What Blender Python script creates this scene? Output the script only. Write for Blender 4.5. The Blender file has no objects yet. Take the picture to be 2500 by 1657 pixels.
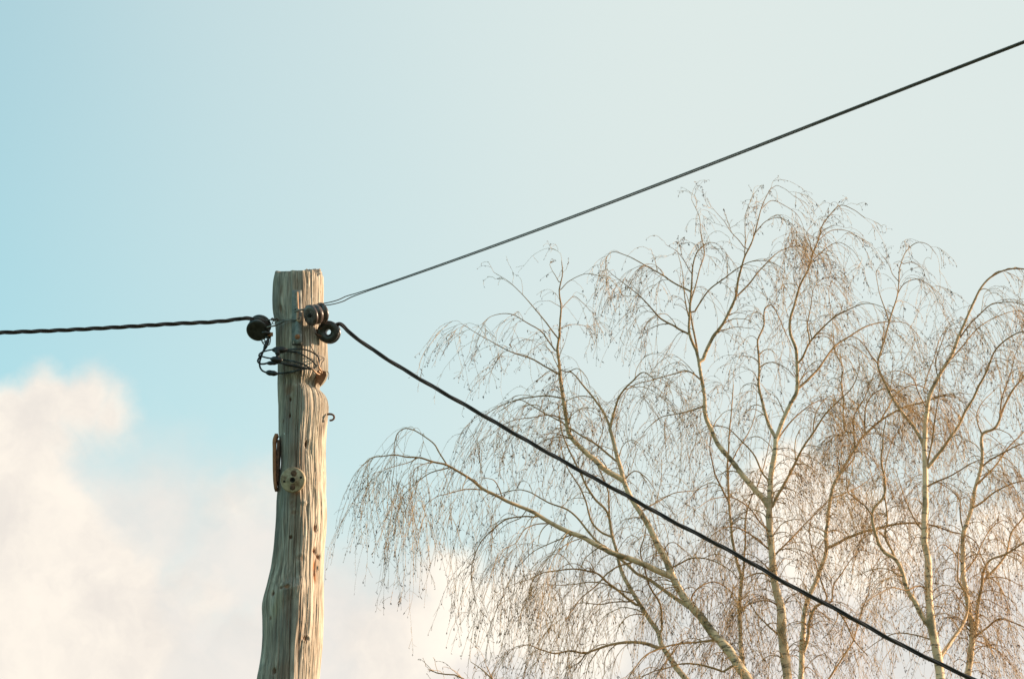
import bpy, math
import numpy as np
from mathutils import Vector

sc = bpy.context.scene
C = sc.collection
R = math.radians

# ------------------------------------------------------------------ camera
FPX = 85.0 / 36.0 * 2500.0            # focal length in photo pixels (2500 wide)
PITCH = R(20.0)
CAM = np.array([0.0, 0.0, 1.6])
cd = bpy.data.cameras.new("camera")
cd.lens = 85.0
cd.sensor_width = 36.0
cd.clip_end = 3000.0
cam = bpy.data.objects.new("camera", cd)
C.objects.link(cam)
cam.location = CAM
cam.rotation_euler = (R(90) + PITCH, 0, 0)
cd.dof.use_dof = True
cd.dof.focus_distance = 9.75
cd.dof.aperture_fstop = 26.0
sc.camera = cam
F_ = np.array([0, math.cos(PITCH), math.sin(PITCH)])
U_ = np.array([0, -math.sin(PITCH), math.cos(PITCH)])
R_ = np.array([1.0, 0, 0])

# ------------------------------------------------------------------ sun, sky, exposure
SUN_EL, SUN_AZ = R(13.0), R(79.0)      # azimuth clockwise from the view direction (+Y)
SUN = np.array([math.sin(SUN_AZ) * math.cos(SUN_EL), math.cos(SUN_AZ) * math.cos(SUN_EL), math.sin(SUN_EL)])
ld = bpy.data.lights.new("sun", 'SUN')
ld.energy = 5.0
ld.angle = R(0.5)
ld.color = (1.0, 0.765, 0.52)
sun = bpy.data.objects.new("sun", ld)
C.objects.link(sun)
sun.rotation_euler = Vector(-SUN).to_track_quat('-Z', 'Y').to_euler()
sun.location = (20, 5, 12)
sc.view_settings.view_transform = 'Standard'
sc.view_settings.look = 'None'
sc.view_settings.exposure = 0.95
sc.view_settings.gamma = 1.0
sc.view_settings.use_curve_mapping = False


def ray(px, py):
    d = R_ * ((px - 1250.0) / FPX) - U_ * ((py - 828.5) / FPX) + F_
    return d / np.linalg.norm(d)


def at(px, py, Y):
    """world point seen at photo pixel (px, py) on the upright plane y = Y"""
    d = R_ * ((px - 1250.0) / FPX) - U_ * ((py - 828.5) / FPX) + F_
    return CAM + d * (Y / d[1])


# world: Nishita sky, a thin veil that whitens towards the sun, soft cumulus banks low down
w = bpy.data.worlds.new("World")
sc.world = w
w.use_nodes = True
nt = w.node_tree
nt.nodes.clear()
N, L = nt.nodes.new, nt.links.new


def val(sock, v):
    if hasattr(v, 'is_linked') or isinstance(v, bpy.types.NodeSocket):
        L(v, sock)
    else:
        sock.default_value = v


def mathn(op, a, b=0.0, c=None, clamp=False):
    n = N('ShaderNodeMath'); n.operation = op; n.use_clamp = clamp
    val(n.inputs[0], a); val(n.inputs[1], b)
    if c is not None: val(n.inputs[2], c)
    return n.outputs[0]


def vmath(op, a, b):
    n = N('ShaderNodeVectorMath'); n.operation = op
    val(n.inputs[0], a); val(n.inputs[1], b)
    return n.outputs['Value'] if op in ('DOT_PRODUCT', 'DISTANCE') else n.outputs['Vector']


def maprange(v, a, b, c, d, smooth=True):
    n = N('ShaderNodeMapRange')
    n.interpolation_type = 'SMOOTHSTEP' if smooth else 'LINEAR'
    val(n.inputs[0], v)
    for i, x in enumerate((a, b, c, d)): n.inputs[i + 1].default_value = x
    return n.outputs[0]


def mixc(f, a, b):
    n = N('ShaderNodeMix'); n.data_type = 'RGBA'
    val(n.inputs[0], f); val(n.inputs[6], a); val(n.inputs[7], b)
    return n.outputs[2]


def noise(vec, scale, detail, rough=0.5):
    n = N('ShaderNodeTexNoise')
    n.inputs['Scale'].default_value = scale; n.inputs['Detail'].default_value = detail
    n.inputs['Roughness'].default_value = rough
    L(vec, n.inputs['Vector'])
    return n


tc = N('ShaderNodeTexCoord')
D = tc.outputs['Generated']
sky = N('ShaderNodeTexSky')
sky.sky_type = 'NISHITA'
sky.sun_disc = False
sky.sun_elevation = SUN_EL
sky.sun_rotation = SUN_AZ
sky.altitude = 50
sky.air_density = 1.0
sky.dust_density = 0.6
sky.ozone_density = 1.0
sep = N('ShaderNodeSeparateXYZ'); L(D, sep.inputs[0])
# veil: thin high cloud, stronger towards the sun and towards the horizon
sd = vmath('DOT_PRODUCT', D, tuple(SUN))
big = noise(D, 3.0, 2)
sdn = mathn('MULTIPLY_ADD', big.outputs['Fac'], 0.10, sd)
veil_f = maprange(sdn, -0.075, 0.42, 0.13, 1.0)
low = maprange(sep.outputs['Z'], 0.36, 0.20, 0.0, 0.35)
veil_f = mathn('MAXIMUM', veil_f, low)
veil_f = mathn('ADD', veil_f, mathn('MULTIPLY', low, 0.25), clamp=True)
tint = N('ShaderNodeMix'); tint.data_type = 'RGBA'; tint.blend_type = 'MULTIPLY'; tint.inputs[0].default_value = 1.0
L(sky.outputs['Color'], tint.inputs[6]); tint.inputs[7].default_value = (1.02, 1.74, 1.47, 1)
skyc = mixc(veil_f, tint.outputs[2], (3.80, 4.25, 4.14, 1))

# cumulus banks: unions of soft round heads given as sky directions
wob1 = noise(D, 14.0, 4, 0.55)
wob2 = noise(D, 45.0, 4, 0.6)


def warp(src, nz, amt):
    s = N('ShaderNodeVectorMath'); s.operation = 'SUBTRACT'
    L(nz.outputs['Color'], s.inputs[0]); s.inputs[1].default_value = (0.5, 0.5, 0.5)
    m = N('ShaderNodeVectorMath'); m.operation = 'SCALE'
    L(s.outputs[0], m.inputs[0]); m.inputs['Scale'].default_value = amt
    a = N('ShaderNodeVectorMath'); a.operation = 'ADD'
    L(src, a.inputs[0]); L(m.outputs[0], a.inputs[1])
    return a.outputs[0]


DW = warp(warp(D, wob1, 0.034), wob2, 0.018)
DF = warp(warp(D, wob1, 0.015), wob2, 0.013)
billow = noise(D, 60.0, 6, 0.62)


def bank(heads, soft, DW=DW):
    """heads: (px, py, radius px, strength); returns the bank's cover 0..1"""
    tot = None
    for (x, y, r, s) in heads:
        dist = vmath('DISTANCE', DW, tuple(ray(x, y)))
        f = maprange(dist, (r + soft * 0.8) / FPX, max(r - soft, 1) / FPX, 0.0, s, False)
        tot = f if tot is None else mathn('MAXIMUM', tot, f)
    return tot


back = bank([(235, 1085, 120, .62), (150, 1120, 120, .7), (330, 1075, 70, .45), (60, 1330, 330, .85), (330, 1300, 260, .8), (560, 1380, 270, .8), (770, 1620, 330, .9), (980, 1600, 260, .9),
             (250, 1700, 420, .95), (620, 1760, 380, .9), (1250, 1660, 300, .8), (1500, 1700, 350, .8), (1850, 1600, 350, .8),
             (2200, 1560, 330, .8), (2500, 1540, 330, .8), (1250, 1950, 500, 1), (2000, 2000, 560, 1), (500, 2100, 560, 1)], 170)
front = bank([(40, 1040, 115, .8), (130, 985, 98, .8), (205, 985, 90, .78), (280, 1005, 70, .74), (120, 1060, 100, .7), (215, 1030, 60, .6),
              (30, 1180, 140, .95), (125, 1195, 72, .9), (90, 1340, 185, 1), (215, 1400, 130, 1), (140, 1570, 270, 1), (320, 1425, 90, .75), (330, 1570, 120, .7),
              (440, 1430, 75, .5), (505, 1470, 80, .5), (590, 1540, 55, .45), (560, 1200, 90, .45), (640, 1190, 80, .4),
              (1095, 1425, 80, 1), (1140, 1510, 110, 1), (1060, 1540, 105, .9), (1210, 1510, 105, .85), (1300, 1505, 110, .8), (1420, 1550, 130, .65), (960, 1590, 140, .6),
              (1938, 1190, 90, 1), (1875, 1215, 70, .9), (2012, 1235, 80, 1), (2100, 1278, 85, 1), (2190, 1310, 85, .95), (1990, 1320, 120, .9), (2120, 1380, 110, .7),
              (2445, 1320, 95, 1), (2530, 1310, 95, 1), (2640, 1330, 120, 1), (2800, 1380, 150, 1), (2980, 1360, 120, .9), (3150, 1430, 160, .9)], 60, DF)
front = maprange(mathn('MULTIPLY_ADD', mathn('SUBTRACT', billow.outputs['Fac'], 0.5), 0.34, front), 0.12, 0.74, 0.0, 0.98)
back = maprange(mathn('MULTIPLY_ADD', mathn('SUBTRACT', billow.outputs['Fac'], 0.5), 0.25, back), 0.08, 0.95, 0.0, 0.97)
# a few banks elsewhere round the horizon so that the sky is whole
ring = noise(D, 3.2, 6, 0.6)
around = mathn('MULTIPLY', maprange(ring.outputs['Fac'], 0.50, 0.66, 0.0, 0.85),
               maprange(sep.outputs['Z'], 0.30, 0.08, 0.0, 1.0))
away = maprange(vmath('DOT_PRODUCT', D, tuple(F_)), 0.93, 0.85, 0.0, 1.0)
around = mathn('MULTIPLY', around, away)
tex = noise(DW, 22.0, 5, 0.6)
cshade = mixc(maprange(tex.outputs['Fac'], 0.30, 0.72, 0.0, 1.0), (4.1, 4.02, 3.84, 1), (4.75, 4.42, 4.10, 1))
skyc = mixc(mathn('MAXIMUM', back, around), skyc, cshade)
fsh = noise(DW, 11.0, 6, 0.62)
fcol = mixc(maprange(fsh.outputs['Fac'], 0.36, 0.60, 0.0, 1.0), (4.40, 4.10, 3.78, 1), (5.30, 4.88, 4.32, 1))
fcol = mixc(maprange(sep.outputs['X'], -0.045, -0.015, 0.0, 0.85), fcol, (5.95, 5.50, 4.75, 1))
skyc = mixc(front, skyc, fcol)
bg = N('ShaderNodeBackground')
bg.inputs['Strength'].default_value = 0.1
L(skyc, bg.inputs['Color'])
wo = N('ShaderNodeOutputWorld')
L(bg.outputs[0], wo.inputs['Surface'])

# ------------------------------------------------------------------ helpers
rng = np.random.default_rng(7)


def tag(o, label=None, cat=None, group=None, kind=None):
    if label: o['label'] = label
    if cat: o['category'] = cat
    if group: o['group'] = group
    if kind: o['kind'] = kind
    return o


def empty(name, loc, label=None, cat=None, group=None):
    o = bpy.data.objects.new(name, None)
    C.objects.link(o)
    o.location = loc
    o.empty_display_size = 0.1
    return tag(o, label, cat, group)


def mk(name, V, Fc, mat, parent=None, smooth=True, attr=None):
    """one mesh object; V in world space, its origin put at the parent's origin"""
    V = np.asarray(V, float)
    if parent is not None:
        p, off = parent, np.zeros(3)
        while p is not None:
            off += np.array(p.location); p = p.parent
    else:
        off = V.mean(0)
    me = bpy.data.meshes.new(name)
    Fc = np.asarray(Fc) if not isinstance(Fc, list) else Fc
    if isinstance(Fc, np.ndarray):
        n, k = Fc.shape
        me.vertices.add(len(V)); me.vertices.foreach_set('co', (V - off).ravel())
        me.loops.add(n * k); me.loops.foreach_set('vertex_index', Fc.ravel().astype(np.int32))
        me.polygons.add(n); me.polygons.foreach_set('loop_start', np.arange(0, n * k, k, dtype=np.int32))
        me.update(calc_edges=True)
    else:
        me.from_pydata((V - off).tolist(), [], Fc)
        me.update()
    if smooth:
        me.polygons.foreach_set('use_smooth', np.ones(len(me.polygons), bool))
    if attr:
        for an, av in attr.items():
            a = me.attributes.new(an, 'FLOAT', 'POINT'); a.data.foreach_set('value', np.asarray(av, np.float32))
    me.materials.append(mat)
    o = bpy.data.objects.new(name, me)
    C.objects.link(o)
    if parent is not None: o.parent = parent
    else: o.location = off
    return o


def catmull(P, n):
    P = np.asarray(P, float)
    if len(P) == 2:
        t = np.linspace(0, 1, n)[:, None]
        return P[0] * (1 - t) + P[1] * t
    seg = np.linalg.norm(np.diff(P, axis=0), axis=1)
    s = np.concatenate([[0], np.cumsum(np.maximum(seg, 1e-9) ** 0.75)])
    q = np.linspace(0, s[-1], n)
    m = np.gradient(P, s, axis=0, edge_order=1)
    i = np.clip(np.searchsorted(s, q, side='right') - 1, 0, len(P) - 2)
    h = (s[i + 1] - s[i])[:, None]
    t = ((q - s[i])[:, None]) / h
    return ((2 * t**3 - 3 * t**2 + 1) * P[i] + (t**3 - 2 * t**2 + t) * h * m[i]
            + (-2 * t**3 + 3 * t**2) * P[i + 1] + (t**3 - t**2) * h * m[i + 1])


def frames(P):
    T = np.gradient(P, axis=-2)
    T /= np.linalg.norm(T, axis=-1, keepdims=True) + 1e-12
    ref = np.zeros_like(T)
    mean = np.abs((P[..., -1:, :] - P[..., :1, :]))
    k = np.argmin(mean, axis=-1)
    ref[...] = np.eye(3)[k]
    A = np.cross(T, ref); A /= np.linalg.norm(A, axis=-1, keepdims=True) + 1e-12
    B = np.cross(T, A)
    return T, A, B


def tubes(P, rad, S, cap=True):
    """P (N,K,3), rad (N,K): N tubes of S sides"""
    n, K, _ = P.shape
    T, A, B = frames(P)
    ang = np.arange(S) * 2 * math.pi / S
    V = P[:, :, None, :] + rad[:, :, None, None] * (A[:, :, None, :] * np.cos(ang)[None, None, :, None]
                                                     + B[:, :, None, :] * np.sin(ang)[None, None, :, None])
    idx = np.arange(n * K * S).reshape(n, K, S)
    a = idx[:, :-1, :]; b = np.roll(idx, -1, 2)[:, :-1, :]
    c = np.roll(idx, -1, 2)[:, 1:, :]; d = idx[:, 1:, :]
    Fq = np.stack([a, d, c, b], -1).reshape(-1, 4)
    return V.reshape(-1, 3), Fq


def tube1(pts, r, S=8, n=None, cat=True):
    n = n or max(8, len(pts) * 6)
    P = catmull(pts, n) if cat else np.asarray(pts, float)
    rr = np.interp(np.linspace(0, 1, len(P)), np.linspace(0, 1, len(np.atleast_1d(r))), np.atleast_1d(r)) if np.ndim(r) else np.full(len(P), r)
    # closed ends
    P2 = np.concatenate([P[:1] - (P[1:2] - P[:1]) * 1e-3, P, P[-1:] + (P[-1:] - P[-2:-1]) * 1e-3])
    r2 = np.concatenate([[1e-5], rr, [1e-5]])
    return tubes(P2[None], r2[None], S)


def join(parts):
    Vs, Fs, o = [], [], 0
    for V, Fc in parts:
        Vs.append(V); Fs.append(np.asarray(Fc) + o); o += len(V)
    return np.concatenate(Vs), np.concatenate(Fs)


def lathe(prof, centre, axis, S=40, closed=False):
    """prof: (along axis, radius)"""
    axis = np.asarray(axis, float); axis /= np.linalg.norm(axis)
    t = np.array([0, 0, 1.0]) if abs(axis[2]) < .9 else np.array([1.0, 0, 0])
    A = np.cross(axis, t); A /= np.linalg.norm(A); B = np.cross(axis, A)
    ang = np.arange(S) * 2 * math.pi / S
    pr = np.asarray(prof, float)
    V = (np.asarray(centre) + pr[:, 0, None, None] * axis
         + pr[:, 1, None, None] * (A * np.cos(ang)[:, None] + B * np.sin(ang)[:, None]))
    K = len(pr)
    idx = np.arange(K * S).reshape(K, S)
    nx = np.roll(idx, -1, 1)
    r0, r1 = (idx, np.roll(idx, -1, 0)) if closed else (idx[:-1], idx[1:])
    n0, n1 = (nx, np.roll(nx, -1, 0)) if closed else (nx[:-1], nx[1:])
    return V.reshape(-1, 3), np.stack([r0, n0, n1, r1], -1).reshape(-1, 4)


def box(c, ex, ey, ez, bev=0.0):
    """box from centre and three half-extent vectors, with its edges cut if bev > 0"""
    c, ex, ey, ez = (np.asarray(v, float) for v in (c, ex, ey, ez))
    lx, ly, lz = (np.linalg.norm(v) for v in (ex, ey, ez))
    V, Fc = [], []
    if bev <= 0: bev = 0.12 * min(lx, ly, lz)
    rings = [(-1, 1), (-1, 0), (1, 0), (1, 1)]
    for s, cut in rings:
        z = c + ez * (s * (1.0 if cut else 1 - bev / lz))
        fx, fy = (1 - bev / lx, 1 - bev / ly) if cut else (1.0, 1.0)
        bx_, by_ = fx - bev / lx, fy - bev / ly
        for (x, y) in ((fx, by_), (bx_, fy), (-bx_, fy), (-fx, by_), (-fx, -by_), (-bx_, -fy), (bx_, -fy), (fx, -by_)):
            V.append(z + ex * x + ey * y)
    for k in range(3):
        for i in range(8):
            Fc.append((k * 8 + i, k * 8 + (i + 1) % 8, k * 8 + 8 + (i + 1) % 8, k * 8 + 8 + i))
    for b0, rev in ((0, True), (24, False)):
        for i in (0, 2, 4):
            f = (b0, b0 + i + 1, b0 + i + 2, b0 + i + 3) if i < 4 else (b0, b0 + 5, b0 + 6, b0 + 7)
            Fc.append(f[::-1] if rev else f)
    return np.array(V), np.array(Fc)


def camvec(x, y, z):
    """direction: x right, y up in the picture, z towards the camera"""
    v = R_ * x + U_ * y - F_ * z
    return v / np.linalg.norm(v)


# ------------------------------------------------------------------ materials
class MatB:
    def __init__(self, name, rough=0.8):
        self.m = bpy.data.materials.new(name); self.m.use_nodes = True
        self.t = self.m.node_tree; self.b = self.t.nodes['Principled BSDF']
        self.b.inputs['Roughness'].default_value = rough
        self.tc = self.n('ShaderNodeTexCoord')

    def n(self, k): return self.t.nodes.new(k)

    def l(self, a, b): self.t.links.new(a, b)

    def noise(self, scale, detail=4, rough=.55, stretch=(1, 1, 1), rot=(0, 0, 0)):
        mp = self.n('ShaderNodeMapping'); mp.inputs['Scale'].default_value = stretch; mp.inputs['Rotation'].default_value = rot
        self.l(self.tc.outputs['Object'], mp.inputs[0])
        x = self.n('ShaderNodeTexNoise'); x.inputs['Scale'].default_value = scale
        x.inputs['Detail'].default_value = detail; x.inputs['Roughness'].default_value = rough
        self.l(mp.outputs[0], x.inputs['Vector'])
        return x.outputs['Fac']

    def rng(self, s, a, b, c=0., d=1.):
        x = self.n('ShaderNodeMapRange'); self.l(s, x.inputs[0])
        for i, v in enumerate((a, b, c, d)): x.inputs[i + 1].default_value = v
        return x.outputs[0]

    def mix(self, f, a, b):
        x = self.n('ShaderNodeMix'); x.data_type = 'RGBA'
        for s, v in ((x.inputs[0], f), (x.inputs[6], a), (x.inputs[7], b)):
            if isinstance(v, bpy.types.NodeSocket): self.l(v, s)
            else: s.default_value = v if not isinstance(v, tuple) else v + (1,)
        return x.outputs[2]

    def attr(self, name):
        x = self.n('ShaderNodeAttribute'); x.attribute_name = name
        return x.outputs['Fac']

    def col(self, s):
        if isinstance(s, tuple): self.b.inputs['Base Color'].default_value = s + (1,)
        else: self.l(s, self.b.inputs['Base Color'])
        return self

    def bump(self, s, strength, dist):
        x = self.n('ShaderNodeBump'); x.inputs['Strength'].default_value = strength; x.inputs['Distance'].default_value = dist
        self.l(s, x.inputs['Height']); self.l(x.outputs[0], self.b.inputs['Normal'])
        return self


def simple(name, c0, c1, scale, rough=.7, metal=0., bump=0.0):
    m = MatB(name, rough)
    f = m.noise(scale, 5, .6)
    m.col(m.mix(m.rng(f, .35, .65), c0, c1))
    m.b.inputs['Metallic'].default_value = metal
    if bump: m.bump(f, .6, bump)
    return m.m


def wood_mat():
    m = MatB('weathered_wood', .9)
    st = m.noise(55, 6, .65, (1, 1, .035))
    fine = m.noise(260, 4, .6, (1, 1, .05))
    blotch = m.noise(7, 4, .6, (1, 1, .5))
    mid = m.noise(120, 5, .6, (1, 1, .07)); short = m.noise(42, 5, .65, (1, 1, .16))
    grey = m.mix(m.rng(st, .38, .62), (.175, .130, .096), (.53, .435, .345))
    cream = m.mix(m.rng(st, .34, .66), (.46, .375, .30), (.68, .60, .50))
    c = m.mix(m.attr('sunlit_tone'), grey, cream)  # paler cream paints extra sunlight onto the sun-facing side
    c = m.mix(m.rng(mid, .50, .62, 0, .55), c, m.mix(m.attr('sunlit_tone'), (.10, .086, .066), (.26, .185, .125)))
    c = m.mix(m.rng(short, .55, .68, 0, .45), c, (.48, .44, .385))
    c = m.mix(m.rng(fine, .45, .62, 0, .5), c, m.mix(m.attr('sunlit_tone'), (.13, .12, .10), (.28, .20, .14)))
    c = m.mix(m.rng(blotch, .5, .72, 0, .5), c, (.34, .32, .285))
    stain = m.noise(6, 5, .62, (1, 1, .30))
    c = m.mix(m.rng(stain, .50, .66, 0, .62), c, (.095, .095, .092))
    moss = m.noise(10, 5, .6, (1, 1, .35))
    c = m.mix(m.rng(moss, .56, .74, 0, .45), c, (.30, .27, .15))
    c = m.mix(m.attr('knot'), c, (.16, .085, .05))
    c = m.mix(m.attr('rot'), c, (.36, .13, .035))
    c = m.mix(m.attr('crack'), c, (.09, .055, .033))
    m.col(c)
    m.bump(fine, .7, .003)
    return m.m


def bark_mat(name, pale, twig):
    m = MatB(name, .75)
    rings = m.noise(16, 4, .6, (.35, .35, 1.6))
    patch = m.noise(4, 4, .6)
    moss = m.noise(3.2, 5, .65)
    c = m.mix(m.rng(patch, .4, .65), pale, tuple(v * .72 for v in pale))
    c = m.mix(m.rng(moss, .53, .63, 0, .8), c, (.17, .125, .06))
    c = m.mix(m.rng(rings, .56, .63, 0, .88), c, (.07, .055, .04))
    girth = m.attr('girth')
    c = m.mix(m.rng(girth, .010, .030), twig, c)
    m.col(c)
    m.bump(rings, .4, .01)
    return m.m


def vary_mat(name, a, b, rough):
    m = MatB(name, rough)
    m.col(m.mix(m.rng(m.noise(3.5, 3), .35, .65), a, b))
    return m.m


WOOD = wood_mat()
BARK = bark_mat('birch_bark', (.86, .62, .395), (.34, .185, .07))
TWIG = vary_mat('birch_twig', (.27, .145, .045), (.50, .29, .10), .6)
CATKIN = vary_mat('catkin', (.08, .043, .016), (.22, .12, .045), .8)
RUST = simple('rust', (.20, .075, .03), (.34, .15, .07), 60, .85, bump=.002)
STEEL = simple('weathered_steel', (.14, .14, .13), (.27, .26, .235), 45, .6, .35, .001)
COPPER = simple('old_copper', (.34, .19, .11), (.45, .29, .19), 60, .5, .4)
def worn_mat():
    m = MatB('weathered_ceramic', .65)
    a = m.noise(38, 5, .6); b = m.noise(26, 6, .7)
    c = m.mix(m.rng(a, .35, .65), (.29, .215, .135), (.50, .405, .27))
    c = m.mix(m.rng(b, .46, .62, 0, .85), c, (.15, .075, .035))
    m.col(c); m.bump(a, .6, .002)
    return m.m


CREAM = worn_mat()
DARKR = simple('dark_rust', (.06, .03, .02), (.16, .08, .045), 70, .85)
PORC = simple('brown_glazed_porcelain', (.045, .03, .028), (.13, .095, .09), 55, .34, bump=.002)
PORCD = simple('dark_porcelain', (.012, .012, .012), (.042, .038, .034), 60, .3, bump=.002)
CABLE = simple('cable_sheath', (.018, .010, .008), (.055, .033, .026), 18, .42)
BLACK = simple('black_rubber', (.005, .005, .006), (.016, .015, .015), 30, .45)
WIREB = simple('brown_wire', (.055, .038, .03), (.12, .09, .07), 25, .5)
GREYW = simple('grey_wire', (.13, .12, .105), (.24, .22, .19), 80, .5, .3)
NEAR_BLACK = simple('dark_hole', (.012, .010, .008), (.03, .024, .018), 60, .95)  # near-black, stands in for the shade inside slot and holes

# ------------------------------------------------------------------ ground
def ground_mat():
    m = MatB('meadow_grass', .95)
    a = m.noise(.35, 6, .6); b = m.noise(14, 5, .7)
    c = m.mix(m.rng(a, .35, .65), (.055, .075, .022), (.12, .105, .045))
    c = m.mix(m.rng(b, .4, .6, 0, .6), c, (.035, .05, .015))
    m.col(c); m.bump(b, .6, .05)
    return m.m


gx = np.concatenate([-np.geomspace(1500, 60, 12), np.linspace(-50, 50, 41), np.geomspace(60, 1500, 12)])
X, Yg = np.meshgrid(gx, gx, indexing='ij')
Z = 0.10 * np.sin(X * .21 + 1) * np.cos(Yg * .17) * np.clip((np.hypot(X, Yg)) / 12, 0, 1) - .05
n = len(gx)
idx = np.arange(n * n).reshape(n, n)
gf = np.stack([idx[:-1, :-1], idx[1:, :-1], idx[1:, 1:], idx[:-1, 1:]], -1).reshape(-1, 4)
go = mk('ground', np.stack([X, Yg, Z], -1).reshape(-1, 3), gf, ground_mat())
go['kind'] = 'structure'

# ------------------------------------------------------------------ the pole
PY = 9.2
LEFT = [(672.7, 659), (668.6, 681), (665.5, 732), (666.5, 762), (671.6, 793), (673.7, 844), (677.8, 885), (678, 936), (679.6, 997),
        (678.4, 1055), (682, 1100), (684, 1135), (676, 1180), (673.6, 1227), (671, 1270), (670.4, 1289), (667.8, 1341), (664, 1385), (654, 1421),
        (645.8, 1450), (640.8, 1478), (642.5, 1504), (642, 1548), (640.5, 1587), (635, 1626), (629, 1657), (622, 1750), (610, 1900), (560, 3300), (520, 4700)]
RIGHT = [(790, 655), (791.5, 673), (791, 701), (790, 738), (794, 780), (799, 836), (801, 885), (801, 912), (795, 927), (780, 942), (781, 952), (792, 959),
         (799.6, 973), (803, 990), (803, 1009), (801, 1036), (798, 1074), (797, 1142), (796, 1203), (798, 1239), (797.5, 1260), (796, 1302), (792, 1354),
         (790, 1406), (791, 1458), (791, 1509), (790, 1535), (788, 1574), (783, 1626), (780, 1657), (778, 1750), (780, 1900), (800, 3300), (820, 4700)]
lw = np.array([at(x, y, PY) for x, y in LEFT]); rw = np.array([at(x, y, PY) for x, y in RIGHT])
ZT = at(730, 661, PY)[2]


def prof(arr, z):
    o = np.argsort(arr[:, 2]); return np.interp(z, arr[o, 2], arr[o, 0])


def axis_x(z):
    zz = np.array([0.0, 3.3, ZT]); xx = [(prof(lw, v) + prof(rw, v)) / 2 for v in zz]
    return np.interp(z, zz, xx)


def hash2(i, j, s):
    h = np.sin(i * 127.1 + j * 311.7 + s * 74.7) * 43758.5453
    return h - np.floor(h)


def vnoise(x, y, s=0, perx=None):
    xi, yi = np.floor(x), np.floor(y); fx, fy = x - xi, y - yi
    fx = fx * fx * (3 - 2 * fx); fy = fy * fy * (3 - 2 * fy)
    w_ = (lambda v: np.mod(v, perx)) if perx else (lambda v: v)
    a, b = hash2(w_(xi), yi, s), hash2(w_(xi + 1), yi, s)
    c, d = hash2(w_(xi), yi + 1, s), hash2(w_(xi + 1), yi + 1, s)
    return (a * (1 - fx) + b * fx) * (1 - fy) + (c * (1 - fx) + d * fx) * fy


NA, NZ = 440, 1150
zlow = np.linspace(-.25, 3.1, 160); zhi = np.linspace(3.1, ZT, NZ - 160 + 1)[1:]
zz = np.concatenate([zlow, zhi])
aa = np.linspace(-math.pi, math.pi, NA, endpoint=False)      # 0 faces the camera (-Y), + towards +X
Zg, Ag = np.meshgrid(zz, aa, indexing='ij')
# smooth profile a little
def sm(v, k):
    p = np.pad(v, k, mode='edge'); ker = np.ones(2 * k + 1) / (2 * k + 1)
    return np.convolve(p, ker, 'valid')
cx = axis_x(zz)
rl = sm(cx - prof(lw, zz), 8); rr = sm(prof(rw, zz) - cx, 4)
sA = np.sin(Ag)
lam = .5 + .5 * np.clip(sA * 1.25, -1, 1)
RR = rl[:, None] * (1 - lam) + rr[:, None] * lam
# a flattened face right of the middle, as the weathered side has
ry = [(600, .57), (660, .57), (930, .59), (1010, .66), (1100, .57), (1200, .63), (1250, .66), (1400, .67), (1500, .63), (1660, .62), (2600, .62)]
rz = np.array([at(735, y, PY)[2] for y, _ in ry])[::-1]
RG = np.interp(Zg, rz, np.array([math.asin(2 * f - 1) for _, f in ry])[::-1]) + R(5) + R(7) * (vnoise(Zg * 9, Zg * 0, 71) - .5)
facet = np.where((Ag > RG) & (Ag < R(95)), np.cos((R(95) - RG) / 2) / np.cos(Ag - (R(95) + RG) / 2), 1.0)
facl = np.where((Ag < RG) & (Ag > R(-80)), np.cos((RG + R(80)) / 2) / np.cos(Ag - (RG - R(80)) / 2), 1.0)
RR = RR * (1 - .66 * (1 - facet)) * (1 - .22 * (1 - facl))
u = Ag / (2 * math.pi)
wv = .10 * (vnoise(u * 6, Zg * 2.2, 3, 6) - .5) + .035 * (vnoise(u * 20, Zg * 7, 4, 20) - .5)
uu = np.mod(u + .5 + wv * .35, 1.0)
lit = np.clip((Ag - RG + R(6)) / R(14), 0, 1) * (Ag > 0)
lit = np.clip(lit + np.clip((-Ag - R(150)) / R(20), 0, 1), 0, 1)
g1 = 1 - np.abs(2 * vnoise(uu * 46, Zg * 2.3, 11, 46) - 1)
g2 = 1 - np.abs(2 * vnoise(uu * 96, Zg * 4.5, 12, 96) - 1)
g3 = vnoise(uu * 190, Zg * 16, 13, 190)
deep = (.5 + .5 * lit)
disp = -.0052 * deep * np.clip((g1 - .55) / .45, 0, 1) ** 1.6 - .0026 * deep * np.clip((g2 - .5) / .5, 0, 1) ** 1.5 + .0012 * (g3 - .5)
disp += .007 * (vnoise(u * 5, Zg * 4, 21, 5) - .5) + .004 * (vnoise(u * 14, Zg * 11, 22, 14) - .5) * (1 - .85 * lit)
crack = .55 * np.clip((g1 - .72) / .28, 0, 1) ** 2 * deep
knot = np.zeros_like(disp); rot = np.zeros_like(disp)
# long drying cracks: wandering slots, most on the weathered sunny side
for k in range(92):
    sunny = k < 66
    a0 = R(rng.uniform(8, 88)) if sunny else R(rng.uniform(-85, 8))
    z0 = rng.uniform(3.2, ZT + .1); ln = rng.uniform(.18, .75)
    path = a0 + .10 * (vnoise(Zg * 3.1 + k * 9.7, Zg * 0 + k, 31) - .5) + .03 * (vnoise(Zg * 14 + k, Zg * 0 + k, 32) - .5)
    d = np.abs(Ag - path) * .1
    wd = .0009 + .0013 * rng.random() ** 2 * (1 if sunny else .6)
    env = np.clip((ln / 2 - np.abs(Zg - z0)) / (.25 * ln), 0, 1)
    c = np.clip(1 - d / wd, 0, 1) * env
    disp -= c * (.008 if sunny else .004)
    crack = np.maximum(crack, c * (.85 if sunny else .65))


def on_pole(px, py):
    p = at(px, py, PY - .1)
    s = np.clip((p[0] - axis_x(p[2])) / np.where(p[0] < axis_x(p[2]), np.interp(p[2], zz, rl), np.interp(p[2], zz, rr)), -.999, .999)
    return math.asin(s), p[2]


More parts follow.
